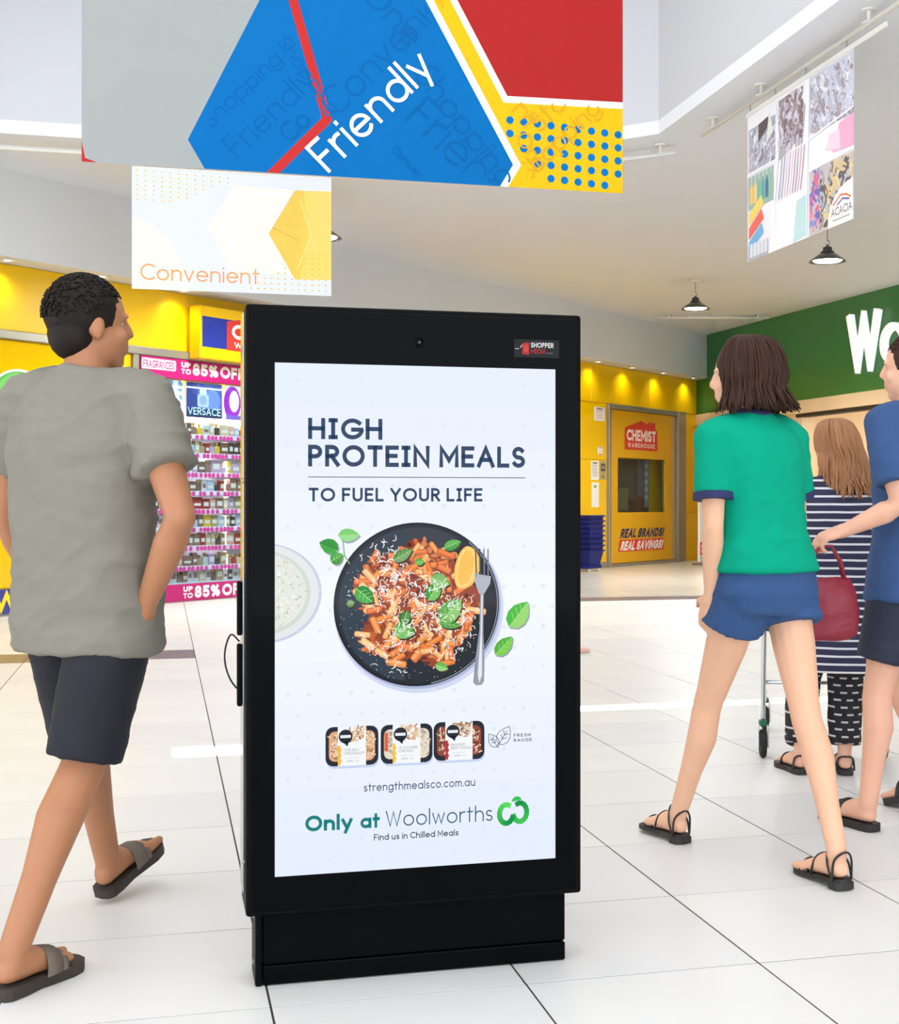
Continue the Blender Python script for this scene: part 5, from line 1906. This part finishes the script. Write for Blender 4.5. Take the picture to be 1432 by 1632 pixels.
# --- man in the grey shirt
def clothes_man(root, J, B):
    mb = MB()
    mb.loft(torso_rings(J, [(.770, .188, .145), (.80, .190, .147), (.90, .186, .142), (1.02, .182, .138), (1.16, .182, .136), (1.28, .188, .136), (1.36, .188, .126), (1.42, .165, .105), (1.462, .105, .080), (1.49, .078, .074)]), 28, 2.4)
    for s in 'rl':
        sh, el = V(J[s + 'sh']), V(J[s + 'elb'])
        mb.limb([mix(J['chest'], sh, .55) + V((0, 0, .075)), sh + V((0, 0, -.002))], [.075, .073])
        mb.tube([mix(J['chest'], sh, .8) + V((0, 0, .04)), sh, mix(sh, el, .35), mix(sh, el, .58)], [.07, .074, .072, .076], 18)
    cloth('shirt', mb, 'shirt_grey', root, 3, .010, sx=3, sy=3, sz=5, drape=.012)
    mb = MB()
    mb.loft(torso_rings(J, [(.79, .165, .125), (.86, .178, .132), (.95, .170, .125), (1.0, .160, .118)]), 24, 2.4)
    for s in 'rl':
        hp, kn = V(J[s + 'hip']), V(J[s + 'kne'])
        mb.tube([hp + V((0, 0, .05)), mix(hp, kn, .3), mix(hp, kn, .7), mix(hp, kn, .95)], [.098, .102, .098, .096], 20)
    cloth('shorts', mb, 'shorts_navy', root, 5, .006, sx=4, sy=4, sz=4)
    for s in 'rl':
        sd = add_sandal(root, 'sandal', J[s + 'heel'], J[s + 'toe'], .255, .050, 'sandal_brown', 'strap_taupe', .024)
        wide_strap(sd, J[s + 'heel'], J[s + 'toe'], .255, .42, .62, .049, .062, 'strap_taupe')
        wide_strap(sd, J[s + 'heel'], J[s + 'toe'], .255, .62, .70, .048, .046, 'strap_taupe')


JM = dict(head=(.012, .0, 1.600), neck=(.006, -.025, 1.478), chest=(.004, -.028, 1.277), waist=(.0, -.018, 1.04), pel=(0, 0, .90),
          rsh=(.185, -.010, 1.398), lsh=(-.185, -.025, 1.402), relb=(.325, -.075, 1.112), rwri=(.190, -.020, .895), lelb=(-.270, .02, 1.11), lwri=(-.275, .16, .91),
          rhip=(.088, -.002, .885), lhip=(-.085, .004, .885), rkne=(.040, -.075, .485), rank=(.028, -.315, .100), rheel=(.026, -.362, .026), rtoe=(.040, -.110, .024),
          lkne=(-.165, .215, .500), lank=(-.215, .375, .112), lheel=(-.216, .345, .040), ltoe=(-.205, .580, .125))
person('person in a grey t-shirt and navy shorts striding past the kiosk', (-.184, 3.605), -34.2, JM,
       dict(k=1, w=1.0, arm=1.05, leg=1.05, hand=1.05), 'skin_tan', 'hair_dark', -34, 3, clothes_man, 'short',
       dict(r=((-.45, .25, -1), (-.9, .2, .2), 1, 22), l=((.1, .4, -1), (.9, .1, 0), -1, 22)), .255)


# --- woman in the green top
def clothes_woman(root, J, B):
    mb = MB()
    mb.loft(torso_rings(J, [(.930, .184, .140), (.95, .183, .139), (1.0, .172, .128), (1.08, .150, .112), (1.20, .156, .116), (1.29, .164, .116), (1.36, .156, .100), (1.40, .115, .078), (1.432, .062, .058)]), 28, 2.4)
    for s in 'rl':
        sh, el = V(J[s + 'sh']), V(J[s + 'elb'])
        mb.limb([mix(J['chest'], sh, .55) + V((0, 0, .06)), sh], [.066, .060])
        mb.tube([mix(J['chest'], sh, .8) + V((0, 0, .03)), sh, mix(sh, el, .35), mix(sh, el, .66)], [.062, .062, .060, .062], 18)
    cloth('top', mb, 'shirt_green', root, 8, .004, sx=3, sy=3, sz=5, drape=.006)
    for s in 'rl':
        sh, el = V(J[s + 'sh']), V(J[s + 'elb'])
        MB().tube([mix(sh, el, .62), mix(sh, el, .70)], [.0635, .0635], 20).build('sleeve_cuff', 'cuff_navy', root, smooth=False)
    nk = V(J['neck'])
    MB().lathe([(.052, 0), (.066, -.008), (.070, .006), (.060, .022), (.052, .02)], 24, (nk.x, nk.y, nk.z - .004)).build('collar', 'cuff_navy', root, smooth=True)
    mb = MB()
    mb.loft(torso_rings(J, [(.80, .150, .118), (.86, .182, .132), (.93, .172, .126), (.985, .152, .114)]), 24, 2.4)
    for s in 'rl':
        hp, kn = V(J[s + 'hip']), V(J[s + 'kne'])
        mb.tube([hp + V((0, 0, .04)), mix(hp, kn, .12), mix(hp, kn, .27)], [.092, .100, .103], 20)
    cloth('shorts', mb, 'denim', root, 9, .003, sx=5, sy=5, sz=5)
    for s in 'rl':
        add_sandal(root, 'heeled_sandal', J[s + 'heel'], J[s + 'toe'], .235, .042, 'sandal_black', 'sandal_black', .008, .018,
                   straps=(([(.10, -.034, .0), (.06, -.030, .06), (-.02, .0, .085), (.06, .030, .06), (.10, .034, .0)], .0035), ([(.55, -.040, .0), (.50, -.028, .050), (.47, .0, .066), (.50, .028, .050), (.55, .040, .0)], .0035),
                           ([(.80, -.044, .0), (.77, -.02, .036), (.77, .012, .036), (.82, .044, .0)], .003), ([(.66, -.042, .0), (.6, 0, .050), (.72, .043, .0)], .003),
                           ([(.10, -.034, .0), (.18, -.036, .05), (.30, -.01, .088), (.30, .01, .088), (.18, .036, .05), (.10, .034, .0)], .0035)))


JW = dict(head=(-.050, .045, 1.548), neck=(-.042, .012, 1.425), chest=(-.026, .008, 1.250), waist=(-.010, .004, 1.050), pel=(.003, 0, .900),
          lsh=(-.190, .010, 1.352), rsh=(.115, .012, 1.356), lelb=(-.212, -.022, 1.072), lwri=(-.168, .050, .862), relb=(.190, .060, 1.085), rwri=(.100, .235, 1.010),
          lhip=(-.080, .002, .870), rhip=(.088, .003, .868), lkne=(-.062, .215, .470), lank=(-.080, .345, .108), lheel=(-.080, .318, .028), ltoe=(-.075, .550, .020),
          rkne=(.070, -.125, .468), rank=(.020, -.318, .112), rheel=(.020, -.352, .030), rtoe=(.050, -.125, .012))
person('person in a green t-shirt and denim shorts walking in strappy sandals', (1.852, 3.947), 13.8, JW,
       dict(k=1, w=.90, arm=.86, leg=.90, hand=.9, fk=.92, hk=.97), 'skin_light', 'hair_brown', 40, -2, clothes_woman, 'bob',
       dict(r=((-.5, .8, .1), (-.3, 0, -1), 1, 30), l=((.02, .35, -1), (.9, .2, .1), -1, 20)), .235)


# --- woman in the striped dress with the trolley
def clothes_old(root, J, B):
    mb = MB()
    mb.loft(torso_rings(J, [(.44, .205, .165), (.55, .200, .160), (.68, .196, .156), (.80, .188, .150), (.92, .176, .140), (1.04, .170, .134), (1.12, .168, .126), (1.19, .150, .105), (1.235, .095, .074), (1.262, .060, .056)]), 28, 2.4)
    for s in 'rl':
        sh, el = V(J[s + 'sh']), V(J[s + 'elb'])
        mb.limb([mix(J['chest'], sh, .55) + V((0, 0, .05)), sh], [.064, .060])
        mb.tube([mix(J['chest'], sh, .8) + V((0, 0, .02)), sh, mix(sh, el, .5), mix(sh, el, .9)], [.060, .062, .058, .056], 18)
    cloth('striped_dress', mb, 'dress_stripes', root, 12, .005, sx=4, sy=4, sz=3)
    mb = MB()
    for s in 'rl':
        hp, kn, an = V(J[s + 'hip']), V(J[s + 'kne']), V(J[s + 'ank'])
        mb.tube([hp, mix(hp, kn, .5), kn, mix(kn, an, .5), mix(kn, an, .88)], [.085, .082, .076, .070, .066], 18)
    cloth('trousers', mb, 'trouser_dashes', root, 13, .005)
    for s in 'rl':
        add_sandal(root, 'sandal', J[s + 'heel'], J[s + 'toe'], .225, .042, 'sandal_black', 'sandal_black', .018, .0,
                   straps=(([(.66, -.042, .0), (.60, -.024, .046), (.60, .024, .046), (.66, .042, .0)], .006), ([(.12, -.036, .0), (.1, -.03, .05), (.0, .0, .062), (.1, .03, .05), (.12, .036, .0)], .004)))


JO = dict(head=(-.030, .040, 1.375), neck=(-.016, .002, 1.262), chest=(.0, -.018, 1.110), waist=(.006, -.015, .920), pel=(.004, 0, .770),
          lsh=(-.142, -.008, 1.185), rsh=(.148, -.004, 1.185), lelb=(-.190, .060, .965), lwri=(-.150, .270, 1.000), relb=(.200, .060, .965), rwri=(.160, .270, 1.000),
          lhip=(-.078, -.004, .750), rhip=(.082, .004, .750), lkne=(-.150, .110, .400), lank=(-.178, -.020, .088), lheel=(-.172, -.050, .022), ltoe=(-.235, .150, .020),
          rkne=(.020, .060, .400), rank=(.006, -.010, .088), rheel=(.006, -.050, .020), rtoe=(.015, .165, .020))
person('person with long fair hair in a navy striped dress pushing a trolley', (2.792, 5.174), -19.2, JO,
       dict(k=1, w=.92, arm=.84, leg=.86, hand=.88, fk=.9, hk=.94), 'skin_pink', 'hair_fair', 4, -4, clothes_old, 'long',
       dict(r=((-.15, 1, .1), (0, 0, -1), -1, 32), l=((.15, 1, .1), (0, 0, -1), 1, 32)), .225)


# --- person in the blue shirt at the edge of the picture
def clothes_blue(root, J, B):
    mb = MB()
    mb.loft(torso_rings(J, [(.80, .198, .156), (.90, .190, .146), (1.02, .178, .134), (1.16, .180, .134), (1.28, .188, .134), (1.37, .186, .122), (1.43, .160, .100), (1.475, .10, .078), (1.505, .072, .070)]), 28, 2.4)
    for s in 'rl':
        sh, el = V(J[s + 'sh']), V(J[s + 'elb'])
        mb.limb([mix(J['chest'], sh, .55) + V((0, 0, .07)), sh], [.074, .070])
        mb.tube([mix(J['chest'], sh, .8) + V((0, 0, .035)), sh, mix(sh, el, .35), mix(sh, el, .74)], [.068, .070, .070, .074], 18)
    cloth('shirt', mb, 'shirt_blue', root, 17, .006, sx=3, sy=3, sz=5)
    mb = MB()
    mb.loft(torso_rings(J, [(.76, .158, .122), (.84, .174, .130), (.93, .166, .122), (.98, .156, .114)]), 24, 2.4)
    for s in 'rl':
        hp, kn = V(J[s + 'hip']), V(J[s + 'kne'])
        mb.tube([hp + V((0, 0, .04)), mix(hp, kn, .3), mix(hp, kn, .68)], [.096, .100, .098], 20)
    cloth('shorts', mb, 'shorts_dark', root, 19, .005, sx=4, sy=4, sz=4)
    for s in 'rl':
        add_sandal(root, 'slip_on_sandal', J[s + 'heel'], J[s + 'toe'], .25, .047, 'sandal_black', 'sandal_black', .022, .0,
                   straps=(([(.62, -.046, .0), (.56, -.026, .056), (.56, .026, .056), (.62, .046, .0)], .010), ([(.70, -.047, .0), (.66, -.026, .048), (.66, .026, .048), (.70, .047, .0)], .010)))


JB = dict(head=(-.008, .020, 1.625), neck=(-.003, .003, 1.500), chest=(.004, -.003, 1.300), waist=(.006, -.005, 1.050), pel=(0, 0, .880),
          lsh=(-.188, .010, 1.425), rsh=(.188, -.015, 1.425), lelb=(-.215, -.080, 1.140), lwri=(-.305, .075, 1.055), relb=(.235, -.040, 1.130), rwri=(.250, .120, .940),
          lhip=(-.085, .010, .870), rhip=(.090, -.010, .870), lkne=(-.130, .075, .460), lank=(-.205, .060, .092), lheel=(-.208, .030, .024), ltoe=(-.165, .275, .024),
          rkne=(.110, .150, .470), rank=(.190, .060, .150), rheel=(.195, .020, .092), rtoe=(.205, .240, .026))
person('person in a blue shirt and dark shorts carrying a crimson bag', (2.606, 4.293), 25.8, JB,
       dict(k=1, w=1.0, arm=1.0, leg=.98, hand=1.0), 'skin_pink', 'hair_brown', 20, 0, clothes_blue, 'short',
       dict(r=((.05, .4, -1), (-1, .1, 0), 1, 24), l=((-.72, .60, -.30), (.2, .3, -1), -1, 55)), .25)

# crimson bag hanging from that hand
def from_local(p, loc, rz):
    q = Matrix.Rotation(R(rz), 3, 'Z') @ V(p)
    return V((loc[0] + q.x, loc[1] + q.y, q.z))


hp_ = from_local((-.372, .128, 1.005), (2.606, 4.293), 25.8)
bg = empty('handbag', (hp_.x, hp_.y, hp_.z - .33), R(-14))
tag(bg, 'crimson slouchy handbag hanging beside the striped dress', 'bag')
mb = MB()
mb.loft([((0, 0, .0), .085, .045, (1, 0, 0), (0, 1, 0)), ((0, 0, .015), .112, .06, (1, 0, 0), (0, 1, 0)), ((0, 0, .09), .120, .066, (1, 0, 0), (0, 1, 0)), ((.005, 0, .16), .106, .052, (1, 0, 0), (0, 1, 0)), ((.01, 0, .205), .090, .022, (1, 0, 0), (0, 1, 0)), ((.01, 0, .215), .088, .012, (1, 0, 0), (0, 1, 0))], 24, 2.8)
link('pouch', remeshed(mb, 'pouch', .006, 4, fold(31, .008, 9, 9, 6)), M('crimson', (130, 22, 44), .5, vary=.12, vscale=20, bump=.1, bscale=120), bg)
for sy in (-1, 1):
    MB().tube([(-.06, sy * .014, .20), (-.045, sy * .012, .27), (-.01, sy * .004, .322), (.03, sy * .004, .322), (.06, sy * .012, .27), (.075, sy * .014, .20)], .006, 8).build('strap', 'crimson', bg, smooth=True)

# pale pink slip-on shoe showing beyond the kiosk
sh_ = empty('slip_on_shoe', (3.13, 9.68, 0), R(200))
tag(sh_, 'pale pink slip-on shoe left on the tiles behind the kiosk', 'shoe')
mb = MB()
o_ = sole_outline(.24, .042)
mb.prism(o_, 0, .014, 'z').build('sole', 'white_paint', sh_)
mb = MB()
mb.loft([((.02, 0, .030), .020, .018, (0, 1, 0), (0, 0, 1)), ((.06, 0, .034), .034, .026, (0, 1, 0), (0, 0, 1)), ((.12, 0, .036), .036, .028, (0, 1, 0), (0, 0, 1)), ((.18, 0, .028), .040, .018, (0, 1, 0), (0, 0, 1)), ((.225, 0, .022), .024, .010, (0, 1, 0), (0, 0, 1))], 16)
mb.build('upper', M('shoe_pink', (232, 186, 172), .6, vary=.05), sh_, smooth=True)
